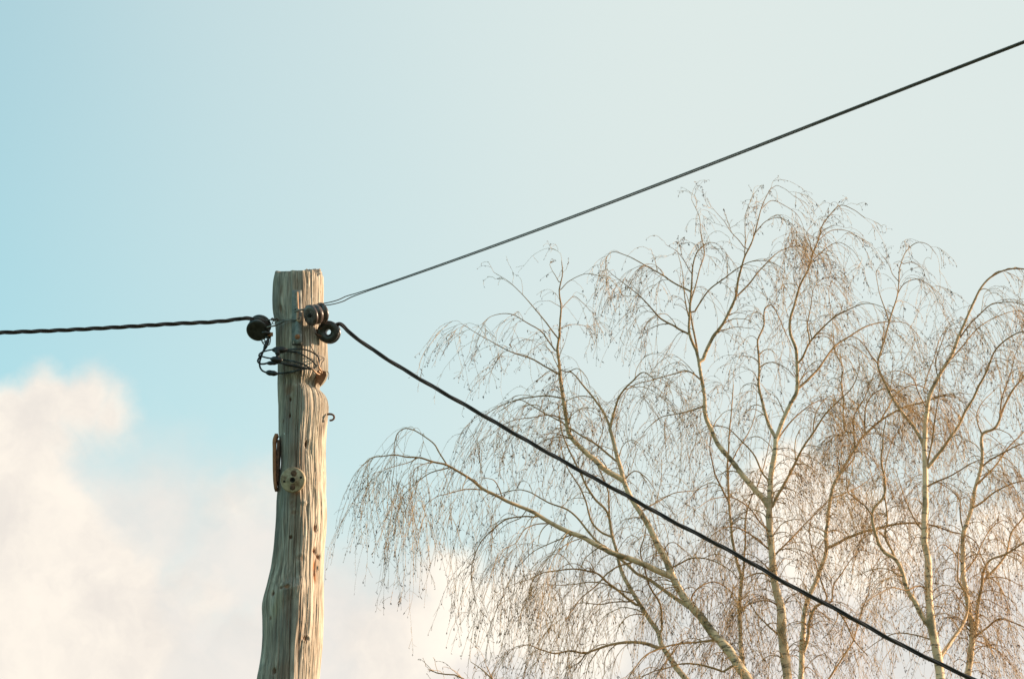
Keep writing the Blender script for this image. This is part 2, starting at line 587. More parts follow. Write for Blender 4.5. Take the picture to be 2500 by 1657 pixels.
def spot(px, py, rx, rz, depth, kn=0., ro=0., ring=0.):
    global disp, knot, rot
    a0, z0 = on_pole(px, py)
    q = ((Ag - a0) * .103 / (rx / 602.)) ** 2 + ((Zg - z0) / (rz / 602.)) ** 2
    q = q * (.75 + .5 * vnoise(Ag * 70, Zg * 110, 41))
    g = np.exp(-q * 1.2)
    disp = disp - depth * np.clip(1.5 * g, 0, 1)
    if ring: disp = disp + ring * np.exp(-(np.sqrt(q) - 1.5) ** 2 * 3)
    knot = np.maximum(knot, kn * np.clip(1.6 * g, 0, 1)); rot = np.maximum(rot, ro * np.clip(1.6 * g, 0, 1))


for (px, py, rx, rz, dp, kn, ro, rg) in [
        (706, 946, 17, 12, .002, .65, .1, .002), (709, 971, 4, 4, .010, 1, 0, 0), (707.5, 1010, 4, 5, .010, 1, 0, 0),
        (689, 1021, 4, 6, .008, .9, 0, .001), (710, 990, 20, 38, .006, 0, 0, .0),
        (759, 1080, 4, 8, .016, 1, 0, 0), (766, 1092, 8, 20, .007, .1, 0, 0),
        (711, 1310, 4, 4, .010, 1, 0, .001), (739, 1362, 9, 7, .002, .6, 0, .0015), (664, 1445, 4, 5, .010, 1, 0, 0),
        (668, 1637, 5, 7, .010, 1, 0, 0), (656, 1504, 4, 5, .005, .8, 0, 0), (702, 1433, 6, 5, .006, .8, .4, .002), (688, 1434, 5, 4, .006, .8, 0, .001),
        (778, 1284, 5, 8, .014, .9, .4, 0), (776, 1338, 6, 7, .014, .9, .6, 0), (784, 1348, 6, 5, .012, .9, .5, 0),
        (776, 1375, 7, 16, .006, 0, .9, 0), (777, 1400, 6, 14, .005, 0, .9, 0), (776, 1394, 3, 5, .012, .9, .4, 0), (754, 1555, 8, 5, .006, .7, .2, .003),
        (680, 745, 6, 9, .003, .7, 0, 0), (683, 700, 5, 18, .002, .5, 0, 0), (722, 1250, 7, 5, .001, .5, .2, .001), (716, 1228, 5, 5, .001, .4, 0, .002)]:
    spot(px, py, rx, rz, dp, kn, ro, rg)
for (px, py, rx, rz, kn) in ((712, 1005, 20, 50, .38), (722, 1112, 24, 38, .42), (690, 1640, 26, 22, .45), (736, 1520, 9, 60, .40), (716, 1222, 12, 20, .55), (724, 690, 7, 26, .5),
                             (690, 880, 9, 22, .35), (676, 1330, 6, 36, .35), (705, 1480, 8, 40, .38), (747, 1120, 6, 34, .4), (728, 1296, 9, 44, .4), (660, 1560, 8, 34, .3)):
    spot(px, py, rx, rz, .0008, kn)
# the ledge of an old branch collar at the bulge
a0, z0 = on_pole(716, 1424)
led = np.exp(-((Ag - a0) / R(22)) ** 2) * np.clip(1 - np.abs(Zg - z0 + .02 - .03 * (Ag - a0)) / .045, 0, 1) * (Zg < z0 + .02 + .012 * vnoise(Ag * 40, Zg * 3, 5))
disp += .014 * led
a0, z0 = on_pole(750, 1226)
led = np.exp(-((Ag - a0) / R(10)) ** 2) * np.clip(1 - np.abs(Zg - z0) / .015, 0, 1)
disp += .007 * led
fade = np.clip((Zg - 3.0) / .2, .3, 1)
RF = RR + disp * fade
px_ = cx[:, None] + RF * np.sin(Ag); py_ = PY - RF * np.cos(Ag)
# broken top edge: its height differs with the angle
top = -.040 * np.cos(Ag) + .010 * (vnoise(u * 30, u * 0, 51, 30) - .5) + .012 * (vnoise(u * 11, u * 0, 52, 11) - .5) + .012 * (vnoise(u * 70, u * 0, 53, 70) - .5) * lit - .020 * np.clip((np.sin(Ag) - .86) / .08, 0, 1)
zf = Zg + top * np.clip((Zg - (ZT - .12)) / .12, 0, 1) ** 1.2
V = np.stack([px_, py_, zf], -1).reshape(-1, 3)
idx = np.arange(NZ * NA).reshape(NZ, NA)
nxt = np.roll(idx, -1, 1)
Fp = [np.stack([idx[:-1], nxt[:-1], nxt[1:], idx[1:]], -1).reshape(-1, 4)]
kn_, ro_, cr_ = knot.reshape(-1), rot.reshape(-1), np.clip(crack, 0, 1).reshape(-1)
ringp = idx[-1]; base = len(V); rim = V[idx[-1]]; ctr = rim.mean(0)
for k, s in enumerate((.9, .7, .45, .2, .03)):
    nr = ctr + (rim - ctr) * s
    nr[:, 2] = ctr[2] + (rim[:, 2] - ctr[2]) * s + .006 * (hash2(np.arange(NA), np.full(NA, k), 3) - .5) - .004
    new = np.arange(base, base + NA); base += NA
    V = np.concatenate([V, nr]); Fp.append(np.stack([ringp, np.roll(ringp, -1), np.roll(new, -1), new], -1)); ringp = new
    kn_ = np.concatenate([kn_, np.full(NA, .2)]); ro_ = np.concatenate([ro_, np.zeros(NA)]); cr_ = np.concatenate([cr_, np.full(NA, .3)])
pole = empty('utility_pole', (float(cx[0]), PY, 0), 'weathered grey wooden utility pole with cracked bark-free sides and three insulators near its top', 'utility pole')
sunlit_ = np.clip((Ag - RG + R(5) - .5 * (vnoise(Ag * 9, Zg * 3, 61) - .5)) / R(12), 0, 1) * np.clip((R(170) - Ag) / R(20), 0, 1)  # mask of the sunlit side, edged where light turns to shade
sunlit_ = np.concatenate([sunlit_.reshape(-1), np.full(len(V) - NZ * NA, .5)])
mk('shaft', V, np.concatenate(Fp), WOOD, pole, attr={'knot': kn_, 'rot': ro_, 'crack': cr_, 'sunlit_tone': sunlit_})


def surfY(px, py, off=0.0):
    """depth of the pole's front face at a pixel, minus off"""
    p = at(px, py, PY - .08)
    c = axis_x(p[2]); d = p[0] - c
    r_ = np.interp(p[2], zz, rl) if d < 0 else np.interp(p[2], zz, rr)
    return PY - math.sqrt(max(r_ * r_ - d * d, 0)) * .985 - off


def onp(px, py, off=0.0):
    return at(px, py, surfY(px, py, off))


# strap plate on the face, with its bolt and a solid dark strip painting the shaded slot at its foot
def plate():
    V, Fc = [], []
    ys = np.linspace(708, 839, 14)
    xl = np.interp(ys, [708, 839], [713, 712]); xr = np.interp(ys, [708, 839], [737, 738])
    for off in (.008, .001):
        for y, a, b in zip(ys, xl, xr):
            for t in np.linspace(0, 1, 5):
                x = a + (b - a) * t
                V.append(onp(x, y, off + .0015))
    K = len(ys)
    ii = np.arange(2 * K * 5).reshape(2, K, 5)
    f = ii[0]; b_ = ii[1]
    Fc.append(np.stack([f[:-1, :-1], f[1:, :-1], f[1:, 1:], f[:-1, 1:]], -1).reshape(-1, 4))
    Fc.append(np.stack([b_[:-1, :-1], b_[:-1, 1:], b_[1:, 1:], b_[1:, :-1]], -1).reshape(-1, 4))
    for e0, e1 in ((f[:, 0], b_[:, 0]), (b_[:, -1], f[:, -1])):
        Fc.append(np.stack([e0[:-1], e1[:-1], e1[1:], e0[1:]], -1))
    for e0, e1 in ((f[-1], b_[-1]), (b_[0], f[0])):
        Fc.append(np.stack([e0[:-1], e1[:-1], e1[1:], e0[1:]], -1))
    return np.array(V), np.concatenate(Fc)


po = mk('strap_plate', *plate(), STEEL, pole, smooth=False)
bolt = onp(726, 822, .006)
nrm = camvec(.1, -.1, 1)
V, Fc = join([lathe([(-.004, 0), (-.004, .0115), (.007, .0115), (.010, .009), (.011, 0)], bolt, nrm, 6)])
mk('bolt', V, Fc, RUST, po, smooth=False)
V, Fc = box(onp(725, 841, .004), R_ * .019, U_ * .0032, F_ * .004)
mk('gap', V, Fc, NEAR_BLACK, po, smooth=False)
# the copper coloured hook pin in front of the plate
pin = [onp(725.5, 713, .018), onp(726, 735, .020), onp(727, 755, .021), onp(726, 770, .022), onp(726.5, 781, .026), onp(731, 784, .030), onp(734, 778, .030), onp(733, 774, .026)]
mk('hook_pin', *tube1(pin, [.0045, .0045, .0046, .005, .0052, .005, .0042, .0036], 10, 60), COPPER, pole)
# round cream disc with holes
dc = onp(715, 1171, .012); da = camvec(-.10, .05, 1)
V, Fc = lathe([(-.016, 0), (-.016, .049), (.000, .050), (.004, .048), (.006, .044), (.0055, .016), (.008, .0145), (.008, .0095), (.001, .0090), (.001, 0)], dc, da, 56)
do = mk('disc', V, Fc, CREAM, pole)
dx = np.cross(U_, da); dx /= np.linalg.norm(dx); dyv = np.cross(da, dx)
if dx @ R_ < 0: dx = -dx
if dyv @ U_ < 0: dyv = -dyv
mk('centre_hole', *lathe([(.0022, 0), (.0022, .0098), (.0088, .0102), (.0088, .0065), (.0030, .0060), (.0028, 0)], dc + dx * -.0, da, 24), NEAR_BLACK, do)
for (ox, oy, rr_, mt) in ((.004, .026, .0125, DARKR), (-.0, -.029, .0115, DARKR), (-.033, -.006, .0052, NEAR_BLACK), (.033, .010, .0052, NEAR_BLACK)):
    mk('screw', *lathe([(.004, 0), (.004, rr_), (.0075, rr_ * .9), (.0085, rr_ * .5), (.007, 0)], dc + dx * ox + dyv * oy, da, 18), mt, do)
# bowed rusty strap on the left flank, seen edge-on
sp = [(676, 1062), (671, 1075), (670.5, 1100), (670.5, 1130), (671, 1160), (672, 1180), (674, 1196)]
parts = []
sv = []
for (x, y) in sp:
    p = at(x, y, 9.17)
    sv.append(p)
sv = catmull(sv, 30)
V = []
for p in sv:
    for ox, oy in ((-.0045, -.022), (.0045, -.022), (.0045, .022), (-.0045, .022)):
        V.append(p + np.array([ox * 1.35, oy, 0]))
K = len(sv); ii = np.arange(K * 4).reshape(K, 4)
Fc = np.stack([ii[:-1], np.roll(ii, -1, 1)[:-1], np.roll(ii, -1, 1)[1:], ii[1:]], -1).reshape(-1, 4)
Fc = np.concatenate([Fc, [ii[0][::-1]], [ii[-1]]])
mk('rusty_strap', V, Fc, simple('orange_rust', (.24, .10, .045), (.37, .17, .085), 50, .85), pole, smooth=False)
parts = []
V, Fc = box((at(680, 1070, 9.19) + at(679, 1190, 9.19)) / 2, R_ * .0055, np.array([0, .03, 0]), np.array([0, 0, .088]))
mk('dark_gap_fill', V, Fc, DARKR, pole, smooth=False)  # dark block added to draw the shaded gap behind the strap
# small open ring hook on the right flank
hk = [at(799, 1011, 9.19), at(806, 1010.5, 9.188), at(812, 1012, 9.186), at(815.5, 1016, 9.185), at(815, 1021.5, 9.185), at(811, 1025, 9.185), at(805, 1026, 9.188)]
mk('ring_hook', *tube1(hk, [.0048, .0046, .0044, .004, .004, .0042, .0042, .004], 10, 50), DARKR, pole)
# rusty three-cornered cleat under the wires
poly = [(766, 906), (780, 903), (795, 906), (797, 915), (793, 926), (782, 943), (776, 933), (770, 918)]
yb = surfY(784, 915) - .006
V = [at(x, y, yb - .016 + (i % 3) * .001) for i, (x, y) in enumerate(poly)] + [at(x, y, yb + .02) for x, y in poly]
k = len(poly)
Fc = [list(range(k)), list(range(2 * k - 1, k - 1, -1))] + [[i, i + k, (i + 1) % k + k, (i + 1) % k] for i in range(k)]
mk('rusty_cleat', V, Fc, RUST, pole, smooth=False)
# white nail head
mk('nail_head', *lathe([(-.004, 0), (-.004, .0048), (.0015, .0048), (.0025, .003), (.0028, 0)], onp(696, 1059, .002), camvec(-.2, 0, 1), 14),
   simple('white_enamel', (.75, .75, .72), (.85, .85, .82), 20, .4), pole)

# ------------------------------------------------------------------ insulators
def reel(L_=.074, rf=.0455, rg=.030, hole=0.0):
    h = L_ / 2
    p = [(-h, rf * .62), (-h + .001, rf * .9), (-h + .005, rf), (-h + .011, rf), (-h + .015, rf * .93), (-h + .018, rg), (-h + .024, rg), (-.0075, rf * .9), (-.005, rf * .93),
         (.005, rf * .93), (.0075, rf * .9), (h - .024, rg), (h - .018, rg), (h - .015, rf * .93), (h - .011, rf), (h - .005, rf), (h - .001, rf * .9), (h, rf * .62)]
    if L_ < .05:
        p = [(-h, rf * .62), (-h + .001, rf * .9), (-h + .005, rf), (-h + .010, rf), (-h + .014, rf * .9), (-h + .017, rg), (h - .017, rg), (h - .014, rf * .9), (h - .010, rf), (h - .005, rf), (h - .001, rf * .9), (h, rf * .62)]
    if hole:
        return p + [(h - .002, hole * 1.25), (h - .006, hole), (-h + .006, hole), (-h + .002, hole * 1.25)], True
    return [(-h + .004, 0), (-h + .004, rf * .25)] + p + [(h - .004, rf * .25), (h - .004, 0)], False


def insulator(c, ax, mat, label, **kw):
    t = empty('insulator', tuple(c), label, 'insulator', 'insulators near the top of the pole')
    pr, cl = reel(**kw)
    mk('reel', *lathe(pr, c, ax, 48, cl), mat, t)
    return t


cU = at(772, 767, 9.055); aU = camvec(-.72, -.16, .62)
iU = insulator(cU, aU, PORC, 'tilted brown reel insulator under the two thin wires on the pole face', L_=.070, rf=.043)
mk('centre_bolt', *lathe([(-.042, 0), (-.042, .008), (.036, .008), (.040, .006), (.040, 0)], cU, aU, 12), NEAR_BLACK, iU)
cR = at(803, 811, 9.13); aR = camvec(-.13, .10, .98)
iR = insulator(cR, aR, PORCD, 'round dark insulator with sky showing through its hole, right of the pole', L_=.048, rf=.0452, rg=.034, hole=.0115)
cL = at(632, 800, 9.13); aL = camvec(-.12, -.40, .90)
iL = insulator(cL, aL, PORCD, 'black reel insulator hanging in the air left of the pole', L_=.066, rf=.0455)
mk('shackle_bolt', *box(at(660, 816, 9.10), R_ * .010, U_ * .008, F_ * .010), RUST, iL, smooth=False)
mk('shackle_strap', *tube1([at(640, 812, 9.085), at(650, 812, 9.085), at(659, 815, 9.098), at(657, 823, 9.11), at(646, 820, 9.13)], [.006, .007, .008, .007, .006], 8, 30), PORCD, iL)


def circle_pts(c, ax, r, a0, a1, n, ref):
    ax = ax / np.linalg.norm(ax)
    A = ref - ax * (ref @ ax); A /= np.linalg.norm(A); B = np.cross(ax, A)
    return [c + r * (A * math.cos(t) + B * math.sin(t)) for t in np.linspace(a0, a1, n)]


# ------------------------------------------------------------------ cables
def twisted(name, path, n, off, rs, pitch, mat, parent, dens=140, S=8, ph0=0.0, open_r=None):
    path = np.asarray(path, float)
    ln = np.linalg.norm(np.diff(path, axis=0), axis=1).sum()
    P = catmull(path, int(ln * dens))
    s = np.concatenate([[0], np.cumsum(np.linalg.norm(np.diff(P, axis=0), axis=1))])
    T, A, B = frames(P)
    for k in range(n):
        ph = 2 * math.pi * (s / pitch + k / n + ph0)
        o_ = off if open_r is None else open_r(s)
        if np.ndim(o_) == 0: o_ = np.full(len(s), o_)
        Q = P + o_[:, None] * (A * np.cos(ph)[:, None] + B * np.sin(ph)[:, None])
        V, Fc = tubes(Q[None], np.full((1, len(Q)), rs), S)
        mk('conductor', V, Fc, mat, parent)


def harm(x, x0, x1, d0, d1):
    t = (x - x0) / (x1 - x0)
    return 1.0 / ((1 - t) / d0 + t / d1)


# left cable: level, from the left insulator out of the frame
c1 = empty('overhead_cable', tuple(cL), 'thick black twisted cable running level from the pole to the left edge', 'cable', 'cables strung from the pole')
wrap = circle_pts(cL, aL, .037, R(30), R(-110), 12, U_ * 1.0 + R_ * -.2)
if (wrap[0] - wrap[-1]) @ R_ > 0: wrap = wrap[::-1]
p1 = [at(x, y, Y) for x, y, Y in ((-2600, 905, 8.3), (-1200, 868, 8.7), (-500, 836, 8.9), (0, 812, 9.0), (150, 806, 9.03), (300, 798, 9.06), (430, 790, 9.09), (530, 785, 9.11), (575, 780, 9.115), (600, 776.5, 9.10))]
p1 += wrap[2:]
twisted('c', p1, 3, .0050, .0041, .21, CABLE, c1)

# upper right pair of thin wires towards the camera
c2 = empty('overhead_cable', tuple(cU), 'thin pair of twisted wires rising from the pole to the upper right corner', 'cable', 'cables strung from the pole')
pts = [(798, 740), (860, 722), (930, 699), (1030, 665), (1150, 621), (1300, 565), (1480, 498), (1796, 376), (2092, 263), (2500, 104), (2800, -12)]
cf = np.polyfit([p[0] / 1000 for p in pts], [p[1] for p in pts], 3)
pts = [(x, float(np.polyval(cf, x / 1000))) for x in (800, 860, 930, 1030, 1150, 1300, 1480, 1660, 1850, 2050, 2280, 2500, 2800)]
p2 = []
for x, y in pts:
    dpt = harm(x, 798, 2500, 9.05, 4.6)
    p2.append(at(x, y, dpt))
p2 = [at(772, 748, 9.03), at(785, 744, 9.04)] + p2
e = p2[-1] + (p2[-1] - p2[-2]) * 3.0
p2.append(e)
twisted('c', p2, 2, .0023, .0022, 22.0, WIREB, c2, dens=120, open_r=lambda s: np.interp(s, [0, .06, .25, .42, .6], [.003, .0060, .0085, .0040, .0024]), ph0=.22)

# lower right thick cable down to a house out of the frame
c3 = empty('overhead_cable', tuple(cR), 'thick black twisted cable sloping down from the pole across the birches', 'cable', 'cables strung from the pole')
wrapR = circle_pts(cR, aR, .038, R(-150), R(20), 14, R_)
wr = [cR + .039 * (R_ * math.cos(t) + U_ * math.sin(t)) - F_ * .004 for t in np.linspace(R(215), R(52), 14)]
pts = [(829, 790.5), (850, 809), (898, 845), (951, 880), (1056, 943), (1156, 1000), (1300, 1083), (1407, 1143), (1546, 1218), (1635, 1268), (1750, 1327), (1841, 1377), (1932, 1430), (2012, 1471), (2092, 1514), (2160, 1552), (2250, 1598), (2375, 1657), (2700, 1805), (3200, 2010)]
p3 = wr + [at(x, y, harm(x, 829, 2375, 9.11, 8.7)) for x, y in pts]
twisted('c', p3, 3, .0048, .0041, .45, CABLE, c3)

# ------------------------------------------------------------------ tie wires and jumpers
def wire(name, pts, r, mat, label, group, n=60, cat='wire', conns=()):
    P = [onp(p[0], p[1], p[2]) if len(p) == 3 and p[2] < 1 else at(p[0], p[1], p[2]) for p in pts]
    t = empty(name, tuple(P[0]), label, cat, group)
    mk('strand', *tube1(P, r, 8, n), mat, t)
    for (i, j, rad) in conns:
        a, b = at(*i), at(*j)
        q = [a + (b - a) * s for s in np.linspace(0, 1, 9)]
        mk('splice_sleeve', *tube1(q, np.array([.3, .7, .95, 1, .92, 1, .9, .65, .3]) * rad, 10, 18), BLACK, t)
    return t


G = 'tie wires holding the insulators'
tl = wire('tie_wire', [(648, 782, 9.10), (660, 780.5, 9.085), (668, 781, 9.08), (678, 780, .020), (690, 781, .018), (705, 780, .018), (722, 779, .024), (728, 778, .03), (731, 776, .026)], .0026, WIREB,
     'upper thin tie wire between the left insulator and the hook pin', G)
V, Fc = join([tube1([at(661 + 0, 781, 9.078), at(665, 777, 9.076), at(669, 781, 9.078), at(667, 785, 9.08)], .0032, 8, 20), tube1([at(672, 779, 9.075), at(676, 777, 9.07), at(680, 781, 9.072), at(676, 784, 9.075)], .003, 8, 20),
              tube1([at(664, 784, 9.08), at(665, 789, 9.08), at(660, 794, 9.085), at(656, 796, 9.09)], .0017, 6, 20), tube1([at(676, 784, 9.075), at(672, 789, 9.08), at(668, 790, 9.08), at(664, 787, 9.08)], .0015, 6, 20)])
mk('twist', V, Fc, WIREB, tl)
wire('tie_wire', [(652, 799, 9.085), (660, 797, 9.08), (668, 795.5, 9.08), (676, 793, .022), (686, 788, .020), (696, 783, .020), (710, 781, .020), (722, 780, .026), (730, 779, .03)], .0034, GREYW,
     'lower grey tie wire between the left insulator and the hook pin', G)
wire('tie_wire', [(718, 754, .014), (724, 753, .028), (730, 756, .030), (737, 757, .03), (746, 752, .032), (756, 750, .035), (766, 748, 9.02)], .0028, GREYW,
     'grey tie wire from the hook pin over the tilted brown insulator', G)
wire('tie_wire', [(719, 760, .014), (725, 759, .028), (731, 757, .031), (738, 755, .031), (745, 757, .034), (752, 760, .04), (760, 762, 9.02)], .0028, GREYW,
     'grey tie wire from the hook pin under the tilted brown insulator', G)
tr = wire('tie_wire', [(772, 806, .006), (778, 806, .01), (784, 802, 9.11), (790, 794, 9.125), (803, 789, 9.13)],   .0045, DARKR, 'short rusty tie wire between the pole and the round dark insulator', G)
mk('lower_loop', *tube1([onp(770, 814, .004), at(779, 818, 9.11), at(786, 822, 9.12), at(797, 832, 9.13)], .004, 8, 30), DARKR, tr)

G = 'jumper wires looped across the pole'
jm = [
    ('topmost jumper wire with a fat black splice beside the pole', .0033, BLACK,
     [(632, 866, 9.08), (637, 861, 9.075), (651, 856, 9.07), (666, 853, 9.06), (682, 852, .030), (704, 853, .026), (725, 852, .022), (745, 853.5, .018), (763, 860, .016), (776, 870, .018), (779.5, 881, .02), (774, 893, .024), (762, 900, .02)],
     [((664, 854, 9.06), (702, 854, 9.062), .0135)]),
    ('jumper wire curving just below the topmost one on the pole', .003, BLACK,
     [(676, 866, 9.055), (685, 861, .035), (696, 858, .028), (721, 859, .022), (741, 867, .018), (757, 877, .016), (767, 886, .018), (772, 893, .02)],
     [((676, 850, 9.05), (678, 868, 9.05), .0105)]),
    ('jumper wire with a lumpy splice in the middle of the bundle', .0034, BLACK,
     [(631, 868, 9.085), (640, 870, 9.08), (651, 873, 9.07), (664, 875, 9.06), (688, 878, .026), (705, 880, .022), (721, 883, .02), (741, 889, .018), (757, 898, .018), (766, 902, .02)],
     [((660, 876, 9.058), (690, 879, 9.055), .0125), ((676, 866, 9.055), (680, 880, 9.055), .009)]),
    ('thick jumper wire looping back below the lumpy splice', .0040, BLACK,
     [(645, 852, 9.095), (637, 868, 9.09), (631, 876, 9.085), (629.5, 882, 9.08), (635, 887.5, 9.08), (645, 888, 9.075), (657, 885, 9.07), (670, 884.5, 9.06), (686, 886, .024), (705, 890, .02), (721, 893, .018), (740, 897, .018), (753, 900, .018), (764, 901, .02)],
     [((650, 886.5, 9.07), (680, 885.5, 9.062), .0085), ((685, 886, 9.055), (745, 898, 9.075), .0062)]),
    ('lowest jumper wire with a grey oval splice left of the pole', .0036, BLACK,
     [(656, 824, 9.10), (653, 834, 9.10), (645, 852, 9.10), (638, 870, 9.095), (634, 884, 9.09), (634.5, 895, 9.09), (640, 904, 9.085), (650, 909, 9.08), (664, 912, 9.07), (678, 911, .028), (692, 910.5, .022), (710, 908, .018), (723, 905, .018), (740, 901, .018), (753, 899, .02), (764, 898, .022)],
     [((648, 908.5, 9.08), (679, 912.5, 9.068), .0112), ((656, 826, 9.10), (644, 856, 9.098), .0085)]),
    ('pale thin wire end curling over the rusty cleat', .0032, COPPER,
     [(758, 897, .02), (764, 902, .026), (770, 908, .03), (775, 912, .032), (780, 913, .034), (782, 909, .034), (778, 906, .03)], []),
    ('pale wire end hanging down beside the rusty cleat', .003, COPPER,
     [(774, 880, .02), (777, 889, .026), (779, 897, .03), (784, 904, .032), (786, 911, .032)], []),
    ('small brown wire loop on the sunny side above the cleat', .0023, WIREB,
     [(763, 861, .012), (772, 866, .014), (784, 870, .014), (791, 874, .016), (790, 880, .018), (786, 885, .018), (784, 892, .016), (780, 897, .016), (777, 890, .016), (781, 880, .016), (788, 875, .016)], []),
]
for lab, r_, m_, pts, con in jm:
    t = wire('jumper_wire', pts, r_, m_, lab, G, 90, conns=con)
wire('jumper_wire', [(640, 828, 9.095), (639, 832, 9.09), (643, 836, 9.09), (647, 832, 9.09), (644, 827, 9.09), (640, 829, 9.088), (642, 838, 9.088), (650, 843, 9.088), (656, 842, 9.09), (660, 832, 9.095), (660, 824, 9.1)], .0022, WIREB,
     'thin wire curled in a ring under the black left insulator', G, 80)
wire('jumper_wire', [(798, 906, 9.135), (802, 910, 9.13), (803, 918, 9.13), (801.5, 926, 9.135)], .0013, WIREB, 'hair-thin wire end sticking out right of the rusty cleat', G, 24)
wire('earth_wire', [(756, 790, .004), (757, 815, .004), (758, 835, .004), (762, 852, .006), (770, 862, .008), (778, 868, .01)], .0016, WIREB, 'thin dark wire running down the sunny face above the jumpers', None, 40)

#TREES
# ------------------------------------------------------------------ birches
PXM = lambda Y: FPX / (Y * 1.03)       # photo pixels per metre near depth Y


class Tree:
    """traced stems and limbs in photo pixels, each given its own depth; everything finer grows from them"""

    def __init__(self, name, label, cat, Y, seed, group=None):
        self.Y, self.rng, self.limbs = Y, np.random.default_rng(seed), {}
        self.args = (name, label, cat, group)
        self.cat, self.thin = 1.0, 1.0
        self.sec = []

    def limb(self, key, pts, w0, w1, parent=None, dy=0.0, dens=1.0, hang=1.0, slen=1.0, up=0.0, part='limb', tip=True):
        g = self.rng
        if parent:
            pp = self.limbs[parent]
            d = np.hypot(pp['px'][:, 0] - pts[0][0], pp['px'][:, 1] - pts[0][1])
            k = int(np.argmin(d)); Y0 = pp['Yv'][k]
            start = pp['P'][k]
        else:
            Y0, start = self.Y, None
        n = max(10, int(len(pts) * 7))
        px = catmull(np.array([(x, y, 0.0) for x, y in pts]), n)[:, :2]
        s = np.concatenate([[0], np.cumsum(np.hypot(*np.diff(px, axis=0).T))]); t = s / s[-1]
        Yv = Y0 + dy * t ** 1.2
        P = np.array([at(x, y, Y) for (x, y), Y in zip(px, Yv)])
        if start is not None:
            P[0] = start
        m = PXM(self.Y)
        rad = (w0 + (w1 - w0) * t ** ((1.0 if w1 > 4 else .78) if part == 'trunk' else .9)) / 2 / m * (1.22 if part == 'trunk' else 1.18)
        L_ = s[-1] / m
        jit = np.stack([np.interp(t, np.linspace(0, 1, max(4, int(L_ / .16))), g.normal(0, 1, max(4, int(L_ / .16)))) for _ in range(3)], -1)
        P = P + jit * (.006 * np.minimum(t * 6, 1))[:, None] * np.array([1, 1.5, 1])
        self.limbs[key] = dict(px=px, P=P, Yv=Yv, rad=rad, L=L_, dens=dens, hang=hang, slen=slen, up=up, part=part, tip=tip, parent=parent)

    def build(self):
        g = self.rng
        name, label, cat, group = self.args
        first = next(iter(self.limbs.values()))
        root = empty(name, (first['P'][0][0], first['P'][0][1], min(0.0, first['P'][0][2])), label, cat, group)
        for k, l in self.limbs.items():
            r = l['rad'] * (1 + .05 * g.normal(size=len(l['rad'])))
            if not l['parent'] or l['part'] == 'trunk':
                pass
            P2 = np.concatenate([l['P'], l['P'][-1:] + (l['P'][-1:] - l['P'][-2:-1]) * .5])
            r2 = np.concatenate([r, [1e-4]])
            V, Fc = tubes(P2[None], r2[None], 9 if r2[0] > .03 else 6)
            mk(l['part'], V, Fc, BARK, root, attr={'girth': np.repeat(r2, 9 if r2[0] > .03 else 6)})
        # side branches along every limb
        p0, d0, ln, rad, hg, up, sl = [], [], [], [], [], [], []
        for k, l in self.limbs.items():
            clump = float(np.exp(g.normal(0, .38)))
            cnt = g.poisson(clump * l['L'] * 7.2 * l['dens'] * self.thin)
            tt = g.uniform(.06 if l['parent'] else .5, 1.0, cnt)
            cen = g.uniform(.15, 1.0, 4)      # shoots stand in clumps along a limb
            pull = g.random(cnt) < .5
            tt = np.where(pull, np.clip(cen[g.integers(0, 4, cnt)] + g.normal(0, .04, cnt), .05, 1), tt)
            if l['tip'] and l['dens'] > 0: tt = np.concatenate([tt, [1.0, .975, .94] if l['up'] < .2 else [1.0]])
            T = np.gradient(l['P'], axis=0); T /= np.linalg.norm(T, axis=1, keepdims=True)
            x = np.linspace(0, 1, len(T))
            for t in tt:
                pos = np.array([np.interp(t, x, l['P'][:, i]) for i in range(3)])
                if pos[2] < 5.5: continue
                tan = np.array([np.interp(t, x, T[:, i]) for i in range(3)])
                rr_ = np.interp(t, x, l['rad'])
                rnd = g.normal(size=3); rnd -= tan * (rnd @ tan); rnd /= np.linalg.norm(rnd)
                k_ = g.uniform(.55, 1.15) if t < .985 else g.uniform(.0, .35)
                d = tan + rnd * k_ + np.array([0, 0, .25 + l['up'] * .6])
                p0.append(pos); d0.append(d / np.linalg.norm(d))
                ln.append(l['slen'] * g.uniform(.35, 1.15) * (.55 + .45 * (1 - t)) * (1.0 if t < .985 else 1.1 - .6 * min(1, l['up'] * 1.5)))
                rad.append(min(.0085, rr_ * .6) * g.uniform(.55, 1)); hg.append(l['hang'] * g.uniform(.6, 1.4)); up.append(l['up']); sl.append(l['slen'])
        p0, d0, ln, rad, hg, up, sl = map(np.array, (p0, d0, ln, rad, hg, up, sl))
        S1 = grow(g, p0, d0, ln, 12, .20 * hg * (1 - .8 * up), .10)
        r1 = rad[:, None] * np.linspace(1, .38, 12)[None]
        parts = [tubes(S1, np.maximum(r1, .0017), 4)]
        # hanging shoots
        nt_ = np.clip(g.poisson(ln * 8.2 * (1 - .5 * up) + .8), 1, 18)
        own = np.repeat(np.arange(len(ln)), nt_)
        tpos = g.uniform(.15, 1.0, len(own)) ** .8 * 11
        tpos[np.cumsum(nt_) - 1] = 11
        i0 = np.minimum(tpos.astype(int), 10); fr = (tpos - i0)[:, None]
        q0 = S1[own, i0] * (1 - fr) + S1[own, i0 + 1] * fr
        tg = S1[own, i0 + 1] - S1[own, i0]; tg /= np.linalg.norm(tg, axis=1, keepdims=True)
        dd = tg * .8 + g.normal(0, .42, (len(own), 3)) + np.array([0, 0, .05]) + np.array([0, 0, .8]) * up[own][:, None]
        dd /= np.linalg.norm(dd, axis=1, keepdims=True)
        l2 = g.uniform(.20, .95, len(own)) * (.55 + .55 * np.minimum(hg[own], 2.2)) * (1 - .35 * up[own]) * np.clip(np.where(hg < .85, sl / .75, 1.0), .4, 1.15)[own]
